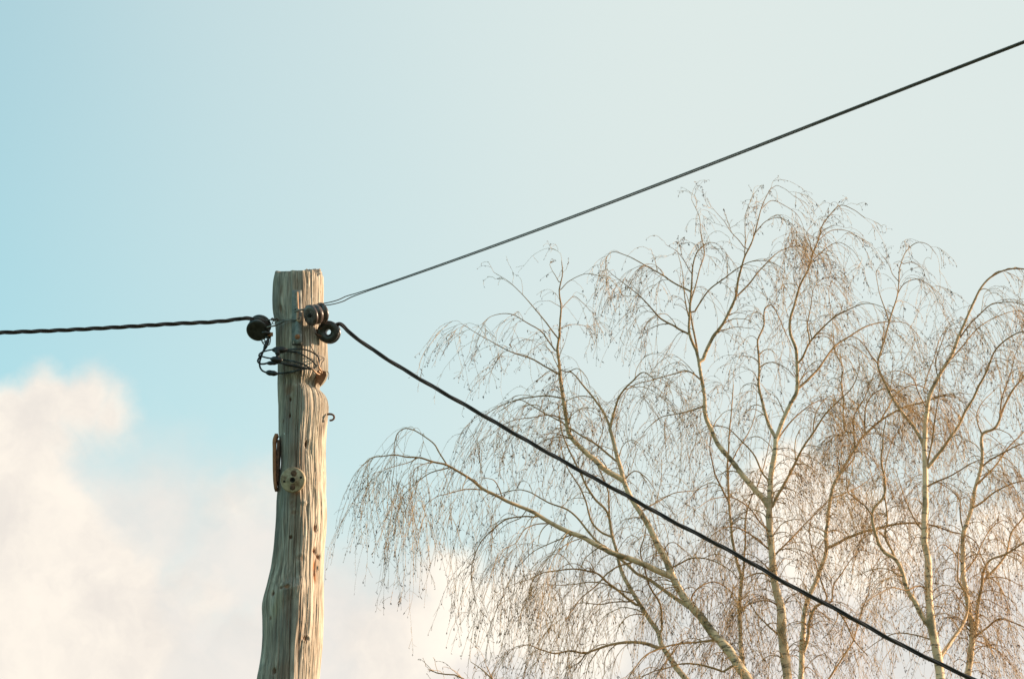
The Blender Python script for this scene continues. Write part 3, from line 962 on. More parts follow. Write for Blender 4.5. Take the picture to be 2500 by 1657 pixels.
        S2 = grow(g, q0, dd, l2, 11, .42 * np.minimum(hg[own], 1.6) * (1 - .9 * up[own]), .085)
        r2 = np.full((len(own), 1), .0024) * np.linspace(1, .6, 11)[None] * g.uniform(.75, 1.15, (len(own), 1))
        parts.append(tubes(S2, r2, 3))
        # short side shoots with what is left of last year's catkins
        n3 = g.poisson(l2 * 6.0)
        o3 = np.repeat(np.arange(len(own)), n3)
        t3 = g.uniform(.15, .98, len(o3)) * 10; i3 = np.minimum(t3.astype(int), 9); f3 = (t3 - i3)[:, None]
        q3 = S2[o3, i3] * (1 - f3) + S2[o3, i3 + 1] * f3
        tg3 = S2[o3, i3 + 1] - S2[o3, i3]; tg3 /= np.linalg.norm(tg3, axis=1, keepdims=True)
        d3 = tg3 * .9 + g.normal(0, .6, (len(o3), 3)); d3 /= np.linalg.norm(d3, axis=1, keepdims=True)
        S3 = grow(g, q3, d3, g.uniform(.02, .13, len(o3)), 4, .25 * (1 - up[own][o3]), .12)
        parts.append(tubes(S3, np.full((len(o3), 4), .0015) * g.uniform(.8, 1.2, (len(o3), 1)), 3))
        ends = S3[:, -1][g.random(len(o3)) < .62]
        extra_i = g.integers(0, len(own), int(len(own) * 1.5)); extra = S2[extra_i, g.integers(3, 11, len(extra_i))]
        E = np.concatenate([ends, extra, S2[:, -1]])
        n_ = len(E)
        ax = g.normal(0, .55, (n_, 3)) + np.array([0, 0, -1.0]); ax /= np.linalg.norm(ax, axis=1, keepdims=True)
        sz = self.cat * g.uniform(.6, 1.25, n_)[:, None] ** 1.3
        h = sz * g.uniform(.009, .022, n_)[:, None]; r = sz * g.uniform(.0034, .0068, n_)[:, None]
        A = np.cross(ax, np.array([.3, .9, .1])); A /= np.linalg.norm(A, axis=1, keepdims=True); B = np.cross(ax, A)
        mid = E + ax * h * .9
        vs = [E - ax * h * .1] + [mid + r * (A * math.cos(t) + B * math.sin(t)) for t in (0, 2.09, 4.19)] + [E + ax * h * 2]
        b = (np.arange(n_) * 5)[:, None, None]
        quad = np.array([[0, 2, 4, 1], [0, 3, 4, 2], [0, 1, 4, 3]])[None]
        n1 = sum(len(f) for _, f in parts)
        V, Fc = join(parts + [(np.stack(vs, 1).reshape(-1, 3), (b + quad).reshape(-1, 4))])
        cr = mk('crown', V, Fc, TWIG, root)
        cr.data.materials.append(CATKIN)
        cr.data.polygons.foreach_set('material_index', (np.arange(len(Fc)) >= n1).astype(np.int32))
        return len(p0), len(own), len(o3), n_


def grow(g, p, d, ln, K, grav, wob):
    """N shoots of K points that start along d, wander and bend down under their weight"""
    n = len(p); P = np.empty((n, K, 3)); P[:, 0] = p
    d = d.copy(); st = (np.asarray(ln) / (K - 1))[:, None]
    for k in range(1, K):
        d[:, 2] -= grav * (0.5 + 1.1 * k / K) * (1.15 - np.clip(-d[:, 2], 0, 1))
        d += g.normal(0, wob, (n, 3))
        d /= np.linalg.norm(d, axis=1, keepdims=True)
        P[:, k] = P[:, k - 1] + d * st
    return P


GB = 'bare birches behind the pole'
# 1: the leaning birch with the long limb to the left
T = Tree('birch_tree', 'leaning bare birch whose long limb reaches out left towards the pole', 'tree', 28.0, 101, GB)
T.thin = .85
T.limb('a', [(1965, 3345), (1940, 2700), (1915, 2200), (1890, 1850), (1855, 1725), (1800, 1619), (1767, 1573), (1744, 1548), (1717, 1512), (1687, 1480), (1664, 1446), (1644, 1409), (1628, 1371),
             (1605, 1330), (1587, 1290), (1563, 1249), (1534, 1202), (1523, 1173), (1516, 1142), (1507, 1115), (1499, 1086), (1490, 1044)], 52, 7, part='trunk', tip=False, dens=.5)
T.limb('a2', [(1523, 1173), (1512, 1166), (1470, 1140), (1452, 1120), (1432, 1104), (1407, 1082), (1389, 1053), (1383, 1024), (1378, 983), (1372, 940), (1368, 904), (1362, 851), (1366, 811), (1370, 761),
              (1366, 711), (1372, 665), (1370, 640)], 13, 1.6, 'a', -.7, .8, .55, .6, .25)
T.limb('a3', [(1490, 1044), (1476, 1012), (1454, 979), (1434, 952), (1407, 919), (1390, 905)], 6, 2.5, 'a', .3, .9)
T.limb('a4', [(1490, 1044), (1494, 1024), (1503, 992), (1511, 970), (1530, 945), (1543, 933), (1571, 910), (1600, 924)], 6, 2, 'a', -.3, .8)
T.limb('l1', [(1644, 1409), (1600, 1390), (1570, 1376), (1540, 1364), (1505, 1352), (1468, 1334), (1430, 1317), (1400, 1302), (1350, 1279), (1290, 1246), (1227, 1217), (1180, 1194), (1151, 1170), (1118, 1150), (1091, 1135), (1060, 1128),
              (1020, 1117), (975, 1110), (939, 1113), (908, 1117), (892, 1128)], 14, 1.6, 'a', -1.2, .5, 1.8, .42)
T.limb('l1a', [(1091, 1134), (1075, 1108), (1062, 1085), (1042, 1069), (1006, 1049), (988, 1046), (973, 1056), (965, 1078), (963, 1112), (961, 1145), (958, 1180)], 3.4, 1.2, 'l1', .2, .6, 1.8, .34)
T.limb('l1b', [(1097, 1141), (1051, 1154), (1024, 1174), (1004, 1192), (984, 1207)], 2.8, 1.2, 'l1', .4, 1.2, 1.7, .55)
T.limb('l1g', [(1020, 1117), (990, 1130), (960, 1139), (935, 1150), (920, 1165)], 2.2, 1, 'l1', -.4, 1.3, 1.7, .5)
T.limb('l1h', [(1060, 1128), (1035, 1132), (1016, 1142), (1009, 1165), (1013, 1195), (1022, 1215)], 2.2, 1, 'l1', -.6, 1.2, 1.7, .5)
T.limb('l1c', [(1180, 1195), (1140, 1196), (1093, 1204), (1069, 1210), (1046, 1225)], 2.8, 1.2, 'l1', -.4, 1.5, 1.8, .6)
T.limb('l1d', [(1310, 1262), (1281, 1259), (1245, 1263), (1225, 1272), (1194, 1299), (1171, 1328), (1158, 1355), (1151, 1395), (1154, 1425), (1163, 1465)], 3.6, 1.3, 'l1', .3, .9, 1.5, .6)
T.limb('l1i', [(1275, 1262), (1240, 1276), (1220, 1296), (1205, 1315)], 2.2, 1, 'l1', .5, 1.2, 1.6, .5)
T.limb('l1e', [(1337, 1277), (1308, 1280), (1281, 1292), (1268, 1310), (1259, 1324), (1230, 1340)], 3, 1.2, 'l1', -.5, 1.2, 1.6, .7)
T.limb('l1f', [(1227, 1214), (1216, 1190), (1205, 1174), (1180, 1165)], 3, 1.3, 'l1', -.2, .8, 1.2, .4)
T.limb('l1j', [(1400, 1302), (1345, 1325), (1300, 1348), (1270, 1378)], 3, 1.2, 'l1', .4, 1.3, 1.6, .8)
T.limb('l1k', [(1420, 1313), (1380, 1330), (1355, 1360), (1345, 1385)], 2.6, 1.2, 'l1', -.6, 1.3, 1.6, .8)
T.limb('l1m', [(1546, 1371), (1516, 1380), (1482, 1400), (1459, 1425), (1418, 1459), (1396, 1491), (1380, 1515)], 4, 1.5, 'l1', -.5, .9, 1.6, .8)
T.limb('l2', [(1690, 1486), (1657, 1464), (1626, 1441), (1591, 1418), (1555, 1402), (1537, 1384), (1494, 1350), (1468, 1330), (1437, 1297), (1407, 1261), (1389, 1246), (1342, 1227), (1294, 1202), (1258, 1198), (1227, 1203), (1200, 1210)], 9, 1.5, 'a', 1.2, .7, 1.3, .8)
T.limb('l3', [(1507, 1128), (1490, 1113), (1463, 1091), (1434, 1071), (1400, 1048), (1365, 1025), (1333, 1008), (1300, 990), (1268, 976), (1225, 1003)], 5, 1.5, 'a', .8, .8, 1.1, .7)
T.limb('m1', [(1362, 825), (1345, 805), (1321, 775), (1279, 726), (1243, 690), (1205, 664)], 3.2, .9, 'a2', .3, .8, .3, .45, .6)
T.limb('m2', [(1357, 858), (1337, 832), (1321, 808), (1286, 786), (1243, 765), (1200, 772), (1180, 790)], 3.2, 1, 'a2', -.3, .9, .9, .5)
T.limb('m3', [(1364, 915), (1335, 895), (1300, 876), (1236, 854), (1182, 826), (1132, 790)], 4, 1, 'a2', -.4, .8, .8, .55, .1)
T.limb('m4', [(1371, 972), (1345, 967), (1314, 967), (1254, 976), (1207, 1000), (1175, 1020)], 3.4, 1.1, 'a2', .4, 1.0, 1.1, .7)
T.limb('m5', [(1368, 758), (1385, 735), (1400, 722), (1430, 745), (1440, 760)], 2, .9, 'a2', .2, 1, .6, .4)
T.limb('m6', [(1368, 708), (1385, 690), (1396, 683), (1430, 668), (1480, 682)], 1.8, .8, 'a2', -.2, .8, .4, .35)
T.limb('m7', [(1366, 690), (1352, 665), (1342, 645)], 1.8, .8, 'a2', .2, .9, .1, .2, .8)
T.limb('m8', [(1366, 900), (1385, 907), (1410, 900), (1432, 922), (1440, 950)], 2.4, 1, 'a2', -.3, 1.0, 1.1, .5)
T.limb('m9', [(1383, 1024), (1350, 1015), (1300, 1020), (1240, 1030), (1200, 1060)], 3, 1, 'a2', -.6, 1.2, 1.2, .7)
T.limb('m10', [(1375, 800), (1390, 795), (1420, 790), (1440, 800)], 1.8, .8, 'a2', .4, 1, .6, .35)
T.limb('l4', [(1862, 1845), (1790, 1780), (1730, 1715), (1676, 1657), (1653, 1630), (1628, 1591), (1616, 1571), (1610, 1546), (1587, 1514), (1566, 1480), (1546, 1446), (1521, 1400), (1505, 1345), (1493, 1305), (1483, 1251), (1456, 1218), (1432, 1182),
              (1407, 1135), (1389, 1095), (1376, 1062), (1368, 1030), (1362, 990)], 17, 2, 'a', 1.4, .55, 1.1, .8, part='trunk')
T.limb('l4b', [(1500, 1330), (1492, 1300), (1487, 1251), (1485, 1202), (1470, 1164), (1459, 1137), (1461, 1090), (1470, 1050), (1464, 1010)], 5, 1.5, 'l4', .4, .8, 1.1, .6)
T.limb('l4c', [(1493, 1310), (1462, 1295), (1443, 1274), (1427, 1218), (1416, 1189), (1400, 1162), (1387, 1142), (1370, 1090), (1365, 1050)], 5, 1.5, 'l4', .7, .8, 1.1, .6)
T.limb('l4d', [(1616, 1540), (1616, 1523), (1612, 1478), (1591, 1437), (1573, 1391), (1562, 1345), (1573, 1307), (1580, 1270)], 6, 2, 'l4', -.4, .8, 1, .7)
T.limb('l4e', [(1557, 1478), (1535, 1462), (1509, 1441), (1482, 1421), (1459, 1400), (1428, 1391), (1396, 1389), (1355, 1393), (1300, 1406), (1255, 1425)], 6, 1.4, 'l4', -.5, .9, 1.5, .8)
T.limb('l4f', [(1546, 1448), (1505, 1437), (1478, 1424), (1437, 1420), (1398, 1426), (1368, 1428), (1330, 1423)], 4, 1.3, 'l4', .5, .9, 1.4, .7)
T.limb('l4g', [(1540, 1468), (1505, 1469), (1468, 1474), (1414, 1471), (1390, 1490)], 3.4, 1.2, 'l4', -.3, 1, 1.6, .8)
T.limb('l5', [(1612, 1582), (1573, 1569), (1539, 1565), (1494, 1571), (1455, 1585), (1430, 1594), (1391, 1587), (1355, 1593), (1323, 1585), (1290, 1572), (1265, 1582)], 8, 1.6, 'l4', -.6, .8, 1.6, .7)
T.limb('l5b', [(1432, 1594), (1412, 1615), (1391, 1630), (1380, 1650)], 3, 1.3, 'l5', .2, 1, 1.5, .6)
T.limb('l6', [(1744, 1560), (1700, 1568), (1673, 1569), (1637, 1573), (1605, 1585), (1569, 1607), (1546, 1635), (1533, 1660), (1525, 1700)], 4.5, 1.8, 'a', -.8, .9, 1.4, .8)
T.limb('l7', [(1770, 1640), (1737, 1628), (1710, 1622), (1664, 1621), (1630, 1630), (1585, 1641), (1550, 1665)], 5, 1.8, 'a', -.4, .9, 1.3, .8)
T.limb('l8', [(1664, 1446), (1650, 1434), (1620, 1440), (1602, 1458), (1595, 1470)], 3, 1.2, 'a', -.5, 1, 1.2, .6)
T.limb('l9', [(1640, 1385), (1660, 1375), (1690, 1362), (1725, 1363), (1790, 1395), (1810, 1420)], 4, 1.5, 'a', -.5, 1, 1.1, .7)
T.limb('l10', [(1685, 1478), (1690, 1455), (1715, 1430), (1745, 1420), (1790, 1450), (1815, 1490)], 4, 1.5, 'a', .5, 1, 1.1, .7)
T.limb('l11', [(1523, 1173), (1550, 1150), (1575, 1165), (1600, 1200)], 3, 1.2, 'a', -.5, 1.2, 1.1, .6)
T.limb('l12', [(1563, 1249), (1600, 1225), (1640, 1205), (1700, 1195), (1745, 1183)], 3.5, 1.2, 'a', .6, 1.0, 1.1, .7)
print(T.build())

# 2: the tall white stem in the middle
T = Tree('birch_tree', 'tallest bare birch, its white stem forking left and right in the middle', 'tree', 29.0, 202, GB)
T.thin = 1.32
T.limb('b', [(1985, 3345), (1960, 2500), (1938, 1900), (1923, 1657), (1918, 1619), (1909, 1550), (1905, 1482), (1896, 1437), (1889, 1391), (1882, 1323), (1879, 1283), (1878, 1232), (1881, 1201), (1885, 1155), (1892, 1094), (1895, 1071)], 46, 10, part='trunk', tip=False, dens=.5)
T.limb('bl', [(1878, 1240), (1868, 1222), (1847, 1198), (1814, 1160), (1788, 1127), (1765, 1099), (1750, 1076), (1737, 1050), (1724, 1015), (1720, 970), (1711, 915), (1704, 879), (1689, 833), (1682, 804), (1686, 761), (1686, 719), (1689, 669), (1693, 640),
              (1704, 611), (1718, 597)], 13, 2.4, 'b', -.5, .5, .9, .7)
T.limb('bl2', [(1704, 868), (1693, 797), (1686, 744), (1696, 704), (1707, 661), (1718, 619), (1716, 595), (1711, 565), (1707, 529), (1689, 486)], 5, 1, 'bl', .4, .8, .5, .45, .4)
T.limb('bl3', [(1682, 815), (1650, 801), (1618, 779), (1596, 758), (1561, 722), (1529, 697), (1493, 669)], 5, 1.2, 'bl', -.4, .9, .9, .6)
T.limb('bl4', [(1686, 711), (1636, 686), (1600, 661), (1564, 640), (1529, 622), (1496, 615), (1480, 629), (1477, 654)], 4, 1.1, 'bl', .3, .8, 1.1, .5)
T.limb('bl5', [(1682, 775), (1676, 740), (1670, 700), (1664, 654), (1655, 620)], 3.4, 1, 'bl', .5, .8, .6, .4, .3)
T.limb('bl6', [(1693, 765), (1729, 711), (1771, 676), (1796, 658), (1830, 640), (1875, 638), (1910, 655), (1920, 680)], 3.6, 1, 'bl', -.5, .8, 1.0, .5)
T.limb('bl7', [(1690, 669), (1670, 640), (1650, 612), (1625, 596)], 2.2, .8, 'bl', -.3, .9, .4, .4, .4)
T.limb('bl8', [(1714, 930), (1680, 905), (1650, 910), (1600, 925), (1540, 945), (1510, 975)], 3.6, 1.1, 'bl', -.6, 1, 1.2, .6)
T.limb('bl9', [(1720, 990), (1695, 1000), (1650, 1012), (1614, 1018), (1590, 1035), (1572, 1055)], 3.6, 1.1, 'bl', .3, 1, 1.2, .6)
T.limb('br', [(1716, 880), (1722, 862), (1739, 828), (1761, 797), (1780, 762), (1796, 728), (1800, 711), (1807, 672), (1818, 633), (1836, 590), (1850, 540), (1864, 494), (1882, 461)], 8, 1.2, 'bl', -.6, .7, .6, .5, .22)
T.limb('br2', [(1797, 726), (1829, 694), (1861, 654), (1907, 611), (1950, 602), (1975, 615)], 4, 1, 'br', .4, .8, .9, .5)
T.limb('br3', [(1818, 633), (1818, 600), (1818, 565), (1823, 519), (1838, 480)], 2.8, .9, 'br', .2, .8, .3, .4, .6)
T.limb('br4', [(1818, 606), (1805, 585), (1782, 561), (1761, 533), (1743, 508)], 2.2, .8, 'br', -.2, .8, .2, .4, .6)
T.limb('br5', [(1843, 570), (1870, 540), (1900, 532), (1930, 545), (1955, 580)], 2, .8, 'br', -.3, .9, .7, .45)
T.limb('br6', [(1858, 510), (1885, 490), (1920, 505), (1950, 530), (1965, 560)], 1.8, .8, 'br', .3, .9, .7, .45)
T.limb('br7', [(1882, 461), (1895, 452), (1912, 458), (1940, 480)], 1.4, .7, 'br', 0, 1, .6, .35)
T.limb('bc', [(1895, 1071), (1878, 1038), (1860, 977), (1852, 946), (1853, 900), (1852, 860), (1852, 833), (1864, 797), (1870, 751), (1882, 744), (1900, 770), (1912, 800), (1935, 850)], 8, 1.4, 'b', .6, .7, 1.0, .6)
T.limb('bd', [(1895, 1071), (1913, 1022), (1929, 989), (1946, 956), (1947, 925), (1946, 886), (1943, 851), (1929, 815), (1929, 783), (1939, 744), (1950, 704), (1971, 661), (1986, 619), (2000, 579), (2011, 547), (2029, 522), (2054, 504), (2083, 512), (2111, 533)], 10, 1, 'b', -.3, .6, .6, .5, .2)
T.limb('bd2', [(1946, 950), (1974, 926), (1993, 904), (2039, 844), (2075, 819), (2121, 794), (2171, 785), (2218, 792), (2240, 815)], 6, 1.2, 'bd', .8, .8, 1.1, .6)
T.limb('bd3', [(1944, 890), (1957, 876), (1979, 833), (2011, 797), (2039, 772), (2075, 754), (2114, 740), (2150, 750), (2180, 775)], 5, 1, 'bd', -.8, .8, 1.0, .55)
T.limb('bd4', [(1977, 838), (1974, 815), (1971, 797), (1979, 751), (1989, 701), (2007, 682), (2030, 674)], 3.6, 1, 'bd3', .4, .9, 1.0, .5)
T.limb('bd5', [(1950, 704), (1942, 690), (1938, 660), (1940, 640)], 2.2, .8, 'bd', -.2, .8, .5, .35)
T.limb('bd6', [(1986, 619), (1975, 590), (1970, 570), (1990, 545)], 2, .8, 'bd', .2, .9, .4, .4, .4)
T.limb('bd7', [(2000, 585), (2030, 562), (2070, 565), (2095, 585), (2118, 620)], 2, .8, 'bd', .3, .7, .65, .4)
T.limb('bd8', [(1980, 640), (2010, 610), (2045, 592), (2080, 610), (2110, 650)], 2, .8, 'bd', -.4, .7, .7, .4)
T.limb('be', [(1884, 1240), (1895, 1215), (1913, 1186), (1939, 1135), (1957, 1099), (1985, 1056), (2018, 1007), (2051, 974), (2079, 946), (2092, 925), (2100, 890)], 7, 1.5, 'b', -.8, .7, 1.1, .65)
T.limb('be2', [(1985, 1053), (1990, 1017), (2005, 987), (2028, 966), (2060, 960)], 3, 1, 'be', .4, 1, 1.2, .6)
T.limb('bf', [(1893, 1085), (1913, 1050), (1950, 1010), (1985, 985), (2030, 975), (2070, 1000)], 4, 1.1, 'b', .9, 1, 1.2, .7)
T.limb('bg', [(1879, 1175), (1862, 1155), (1840, 1110), (1805, 1072), (1775, 1045), (1750, 1040), (1700, 1060)], 4.5, 1.2, 'b', .7, 1, 1.1, .7)
T.limb('bh', [(1884, 1345), (1850, 1315), (1815, 1293), (1780, 1285), (1745, 1300), (1720, 1330)], 4.5, 1.4, 'b', -.7, 1, 1.2, .8)
T.limb('bi', [(1887, 1360), (1910, 1335), (1945, 1300), (1975, 1270), (2010, 1235), (2040, 1195)], 4.5, 1.2, 'b', .7, 1, 1.1, .8)
T.limb('bj', [(1892, 1415), (1860, 1400), (1830, 1405), (1795, 1430), (1785, 1460)], 4, 1.3, 'b', .5, 1.1, 1.1, .7)
T.limb('bk', [(1904, 1480), (1880, 1468), (1840, 1470), (1800, 1495), (1775, 1530)], 4, 1.3, 'b', -.5, 1.1, 1.1, .7)
T.limb('bm', [(1912, 1560), (1880, 1530), (1850, 1500), (1830, 1465)], 5, 1.5, 'b', .5, 1.1, .9, .8)
T.limb('bn', [(1880, 1300), (1862, 1280), (1830, 1240), (1790, 1215), (1740, 1218), (1700, 1240)], 4, 1.2, 'b', -1.0, 1.1, 1.2, .8)
# thin second stem left of it
T.limb('t', [(1935, 1850), (1870, 1750), (1822, 1657), (1808, 1560), (1806, 1480), (1810, 1420), (1798, 1360), (1785, 1300), (1780, 1230), (1776, 1160), (1779, 1080), (1785, 1010), (1790, 940)], 14, 2, 'b', 1.6, .6, 1.0, .8, part='trunk')
T.limb('t2', [(1812, 1420), (1818, 1350), (1822, 1260), (1835, 1210), (1850, 1180), (1870, 1120), (1885, 1050)], 5, 1.5, 't', .5, .8, 1.0, .7)
T.limb('t3', [(1780, 1225), (1760, 1190), (1745, 1150), (1733, 1100), (1735, 1050), (1725, 1010)], 5, 1.5, 't', -.4, .9, 1.0, .7)
T.limb('t4', [(1777, 1150), (1800, 1100), (1830, 1050), (1845, 1000), (1850, 960)], 3.4, 1.2, 't', .5, .9, 1.0, .6)
print(T.build())

# 3: the darker stem bending right behind it
T = Tree('birch_tree', 'greenish bare birch stem bending right behind the sloping cable', 'tree', 31.5, 303, GB)
T.thin = 1.32
T.limb('c', [(2030, 3345), (1990, 2500), (1965, 1900), (1955, 1657), (1957, 1619), (1960, 1550), (1966, 1482), (1982, 1441), (1994, 1414), (2007, 1375), (2019, 1341), (2017, 1300), (2020, 1283), (2028, 1219), (2038, 1176), (2056, 1150), (2082, 1104), (2102, 1073),
             (2120, 1051), (2148, 1028), (2189, 1002), (2222, 989), (2258, 981), (2290, 968), (2312, 966)], 34, 3, part='trunk', dens=.55, slen=.8)
T.limb('c1', [(2087, 1092), (2086, 1055), (2084, 1015), (2095, 995), (2107, 977), (2120, 946), (2135, 910)], 5, 1.3, 'c', -.4, 1, 1, .6)
T.limb('c2', [(2085, 1053), (2074, 1056), (2064, 1052), (2059, 1022), (2060, 977), (2054, 933), (2057, 900), (2043, 869), (2034, 820), (2032, 772)], 5, 1.2, 'c1', .5, .9, .9, .55)
T.limb('c3', [(2112, 1060), (2112, 1020), (2115, 990), (2135, 960), (2165, 950), (2200, 965), (2225, 1010)], 4, 1.2, 'c', -.5, 1.1, 1.2, .6)
T.limb('c4', [(2023, 1336), (2046, 1325), (2069, 1311), (2103, 1299), (2165, 1284), (2230, 1276), (2282, 1284), (2321, 1297), (2360, 1307), (2383, 1325), (2398, 1364), (2413, 1410)], 7, 1.6, 'c', -.8, .7, 1.3, .7)
T.limb('c5', [(1960, 1595), (1964, 1585), (1973, 1550), (1980, 1505), (1991, 1482), (2007, 1471), (2030, 1475), (2060, 1510), (2085, 1560), (2120, 1600)], 8, 2, 'c', -.5, .8, 1.0, .7)
T.limb('c6', [(1985, 1480), (2010, 1470), (2017, 1462), (2005, 1418), (1987, 1359), (1978, 1314), (1978, 1270), (1990, 1249), (2008, 1235)], 4.5, 1.5, 'c5', -.3, .8, .8, .6)
T.limb('c7', [(2010, 1472), (2028, 1468), (2037, 1423), (2053, 1400), (2078, 1364), (2101, 1343), (2125, 1350)], 4, 1.3, 'c5', .4, .8, .8, .6)
T.limb('c8', [(1957, 1760), (1990, 1710), (2023, 1657), (2057, 1605), (2082, 1562), (2098, 1510), (2117, 1455), (2130, 1391), (2151, 1355)], 6, 1.4, 'c', .8, .7, .8, .7)
T.limb('c9', [(2060, 1150), (2085, 1110), (2072, 1075), (2050, 1060), (2025, 1075), (2010, 1105)], 3.6, 1.1, 'c', .5, 1.1, 1.1, .6)
T.limb('c10', [(2030, 1215), (2060, 1205), (2110, 1180), (2145, 1150)], 3.6, 1.1, 'c', .8, 1.1, 1.1, .7)
T.limb('c11', [(2148, 1030), (2170, 990), (2190, 960), (2230, 940), (2280, 960), (2300, 1000)], 3.6, 1.1, 'c', .6, 1.1, 1.2, .6)
print(T.build())

# 4: the straight white stem on the right
T = Tree('birch_tree', 'straight white birch stem on the right with long limbs fanning both ways', 'tree', 28.5, 404, GB)
T.thin = 1.32
T.limb('d', [(2385, 3345), (2340, 2500), (2310, 1900), (2295, 1657), (2289, 1600), (2274, 1535), (2269, 1458), (2266, 1380), (2258, 1315), (2257, 1250), (2258, 1222), (2260, 1139), (2257, 1097), (2262, 1015), (2268, 973), (2295, 911), (2324, 865), (2340, 824), (2365, 766),
             (2394, 704), (2415, 679), (2452, 658), (2500, 656), (2545, 675), (2575, 720)], 50, 1.6, part='trunk', dens=.5, slen=.6)
T.limb('d2', [(2262, 1145), (2280, 1122), (2307, 1085), (2340, 1039), (2361, 998), (2386, 952), (2407, 911), (2432, 853), (2461, 824), (2500, 808), (2540, 830), (2560, 870)], 8, 1.3, 'd', -.7, .8, 1.1, .6)
T.limb('d3', [(2258, 1110), (2253, 1085), (2228, 1039), (2197, 1000), (2168, 948), (2144, 890), (2160, 828), (2172, 783), (2189, 722), (2200, 654), (2211, 615), (2239, 592), (2265, 598), (2285, 620)], 8, 1.1, 'd', .6, .65, .6, .48, .2)
T.limb('d3a', [(2144, 890), (2125, 865), (2111, 844), (2095, 825)], 3.4, 1, 'd3', -.3, .9, .9, .5)
T.limb('d3b', [(2172, 790), (2166, 775), (2150, 725), (2142, 690), (2138, 668)], 3, 1, 'd3', .3, .8, .6, .4, .3)
T.limb('d3c', [(2189, 722), (2210, 690), (2240, 680), (2270, 700), (2290, 740)], 2.4, .9, 'd3', -.4, .9, 1.0, .45)
T.limb('d3d', [(2196, 690), (2180, 670), (2170, 645), (2150, 620)], 2, .8, 'd3', .3, .9, .3, .4, .5)
T.limb('d3e', [(2203, 645), (2225, 640), (2250, 655), (2262, 680)], 1.8, .8, 'd3', .2, .9, .9, .4)
T.limb('d4', [(2262, 1140), (2272, 1100), (2282, 1035), (2291, 973), (2295, 919), (2298, 880)], 5, 1.3, 'd', -.4, .9, 1, .55)
T.limb('d5', [(2273, 1530), (2261, 1517), (2238, 1478), (2212, 1427), (2186, 1364), (2162, 1349), (2142, 1312), (2131, 1270), (2133, 1244), (2156, 1214), (2160, 1180), (2153, 1130), (2153, 1079), (2165, 1020)], 12, 2, 'd', -.6, .6, 1.0, .7)
T.limb('d5b', [(2185, 1362), (2178, 1343), (2162, 1312), (2167, 1271), (2161, 1206), (2161, 1155), (2168, 1104), (2185, 1060), (2210, 1030)], 5, 1.4, 'd5', .6, .8, 1.1, .6)
T.limb('d5c', [(2131, 1262), (2110, 1235), (2085, 1215), (2068, 1200), (2067, 1150), (2075, 1110)], 4, 1.2, 'd5', -.4, .9, 1.0, .6)
T.limb('d6', [(2297, 1610), (2300, 1598), (2321, 1567), (2347, 1530), (2360, 1499), (2361, 1450), (2342, 1420), (2340, 1360), (2345, 1310)], 9, 2, 'd', 1.0, .7, 1.0, .7)
T.limb('d7', [(2260, 1190), (2274, 1182), (2324, 1160), (2382, 1126), (2430, 1110)], 4, 1.2, 'd', -.8, 1, 1.1, .7)
T.limb('d8', [(2268, 1440), (2245, 1430), (2215, 1440), (2180, 1432), (2140, 1450), (2105, 1475)], 3.6, 1.2, 'd', -.8, 1.2, 1.1, .8)
T.limb('d9', [(2272, 1560), (2240, 1550), (2190, 1545), (2150, 1560), (2110, 1590)], 3.6, 1.2, 'd', .6, 1.2, 1.1, .8)
T.limb('d10', [(2256, 1300), (2235, 1270), (2215, 1230), (2200, 1190), (2190, 1150)], 4, 1.2, 'd', .8, 1.1, 1.1, .7)
T.limb('d11', [(2264, 1000), (2245, 960), (2225, 920), (2190, 905), (2150, 920)], 3.4, 1.1, 'd', -.6, 1.1, 1.1, .6)
T.limb('d12', [(2340, 830), (2375, 780), (2420, 745), (2470, 735), (2520, 760), (2540, 800)], 3.4, 1.1, 'd', -.7, 1.1, 1.2, .6)
T.limb('d13', [(2310, 890), (2350, 845), (2390, 800), (2440, 770), (2490, 760), (2530, 800)], 3.4, 1.1, 'd', .6, 1.1, 1.2, .6)
T.limb('d14', [(2290, 925), (2285, 880), (2300, 830), (2315, 800), (2345, 785)], 3, 1, 'd', -.4, 1, .8, .5)
T.limb('d15', [(2253, 960), (2270, 900), (2285, 850), (2297, 820), (2315, 795)], 3, 1, 'd', .9, 1, .8, .5)
print(T.build())

# 5: the one by the right edge
T = Tree('birch_tree', 'bare birch with crooked upright stems nearest the right edge', 'tree', 30.2, 505, GB)
T.thin = 1.32
T.limb('e', [(2500, 3345), (2435, 2500), (2385, 1900), (2362, 1657), (2368, 1600), (2373, 1561), (2373, 1535), (2365, 1484), (2352, 1419), (2352, 1354), (2353, 1302), (2369, 1250), (2380, 1200), (2390, 1160), (2398, 1106), (2398, 1058), (2427, 1046), (2444, 1015), (2465, 965),
             (2500, 919), (2530, 880), (2545, 820), (2570, 790)], 42, 2, part='trunk', dens=.55, slen=.8)
T.limb('e2', [(2376, 1560), (2380, 1543), (2386, 1484), (2396, 1432), (2401, 1390), (2415, 1368), (2453, 1352), (2500, 1323), (2560, 1300), (2600, 1320)], 9, 1.6, 'e', -.6, .8, 1.1, .7)
T.limb('e3', [(2394, 1440), (2400, 1421), (2427, 1390), (2458, 1351), (2469, 1302), (2500, 1258), (2540, 1200), (2560, 1150)], 6, 1.4, 'e2', .6, .8, 1.0, .7)
T.limb('e4', [(2396, 1140), (2420, 1122), (2456, 1102), (2500, 1081), (2550, 1080)], 4.5, 1.3, 'e', -.7, 1, 1.1, .65)
T.limb('e5', [(2390, 1180), (2398, 1170), (2432, 1135), (2461, 1093), (2500, 1052), (2540, 1000), (2570, 990)], 4.5, 1.3, 'e', .7, 1, 1.0, .65)
T.limb('e6', [(2372, 1240), (2390, 1230), (2432, 1197), (2500, 1172), (2560, 1180)], 5, 1.3, 'e', -.5, 1, 1.1, .7)
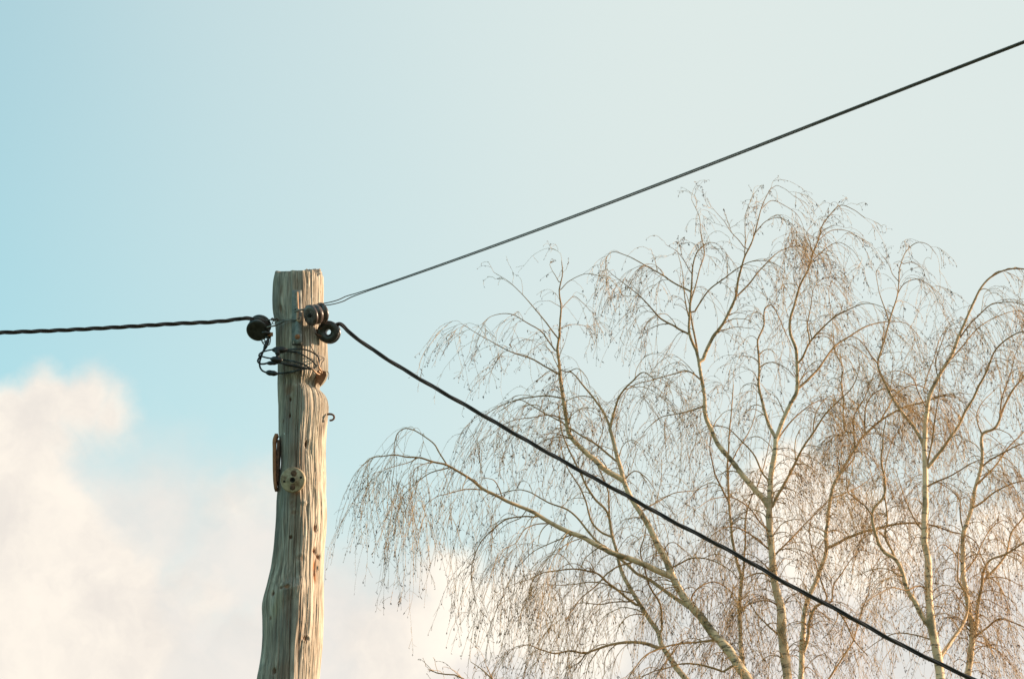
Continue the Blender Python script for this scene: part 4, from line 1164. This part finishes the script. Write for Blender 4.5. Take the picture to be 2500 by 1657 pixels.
T.limb('e7', [(2374, 1560), (2383, 1551), (2411, 1530), (2437, 1510), (2469, 1515), (2500, 1530), (2540, 1570)], 5, 1.4, 'e', -.8, 1, 1.2, .7)
T.limb('e8', [(2353, 1300), (2346, 1270), (2344, 1245), (2345, 1222), (2330, 1200), (2300, 1180), (2270, 1172)], 4, 1.2, 'e', .5, 1, 1.1, .7)
T.limb('e9', [(2398, 1060), (2390, 1040), (2385, 1010), (2400, 980), (2430, 950)], 3.4, 1.1, 'e', .4, 1, 1.0, .6)
T.limb('e10', [(2352, 1400), (2380, 1370), (2395, 1330), (2420, 1290), (2450, 1270), (2490, 1300)], 4, 1.2, 'e', .8, 1.1, 1.1, .7)
T.limb('e11', [(2353, 1380), (2325, 1345), (2300, 1330), (2280, 1350)], 3.4, 1.2, 'e', -.5, 1.1, 1.2, .7)
T.limb('e12', [(2368, 1500), (2345, 1470), (2320, 1440), (2295, 1445)], 3.4, 1.2, 'e', -.7, 1.1, 1.2, .7)
T.limb('e13', [(2440, 1020), (2450, 960), (2470, 900), (2480, 860), (2500, 830)], 3.6, 1.1, 'e', -.5, 1.0, 1.0, .6)
T.limb('e14', [(2372, 1560), (2400, 1570), (2440, 1590), (2480, 1640)], 3.4, 1.2, 'e', .6, 1.2, 1.2, .7)
print(T.build())

# 6: the shrubby tree top that shows in the lower edge
T = Tree('young_tree', 'top of a low young tree with upright reddish twigs, right of the pole base', 'tree', 20.0, 606)
T.cat = .6
T.limb('s', [(1330, 4200), (1320, 2800), (1300, 1900), (1275, 1755), (1228, 1692), (1164, 1676), (1118, 1647), (1072, 1643), (1050, 1635)], 44, 2, part='trunk', dens=.35, hang=.25, slen=.3, up=.5)
T.limb('s2', [(1290, 1780), (1255, 1745), (1225, 1695), (1205, 1655), (1190, 1625)], 9, 1.4, 's', -.4, .6, .2, .26, .7)
T.limb('s3', [(1260, 1735), (1200, 1725), (1140, 1705), (1090, 1675), (1060, 1665)], 7, 1.4, 's', .5, .6, .2, .26, .7)
T.limb('s4', [(1228, 1692), (1200, 1655), (1170, 1625), (1150, 1610)], 5, 1.2, 's', .3, .8, .2, .24, .6)
T.limb('s5', [(1295, 1800), (1290, 1775), (1275, 1725), (1262, 1685)], 8, 1.4, 's', .4, .4, .2, .25, .7)
T.limb('s6', [(1164, 1676), (1130, 1685), (1090, 1700), (1060, 1725)], 4, 1.2, 's', -.3, .7, .3, .26, .5)
print(T.build())
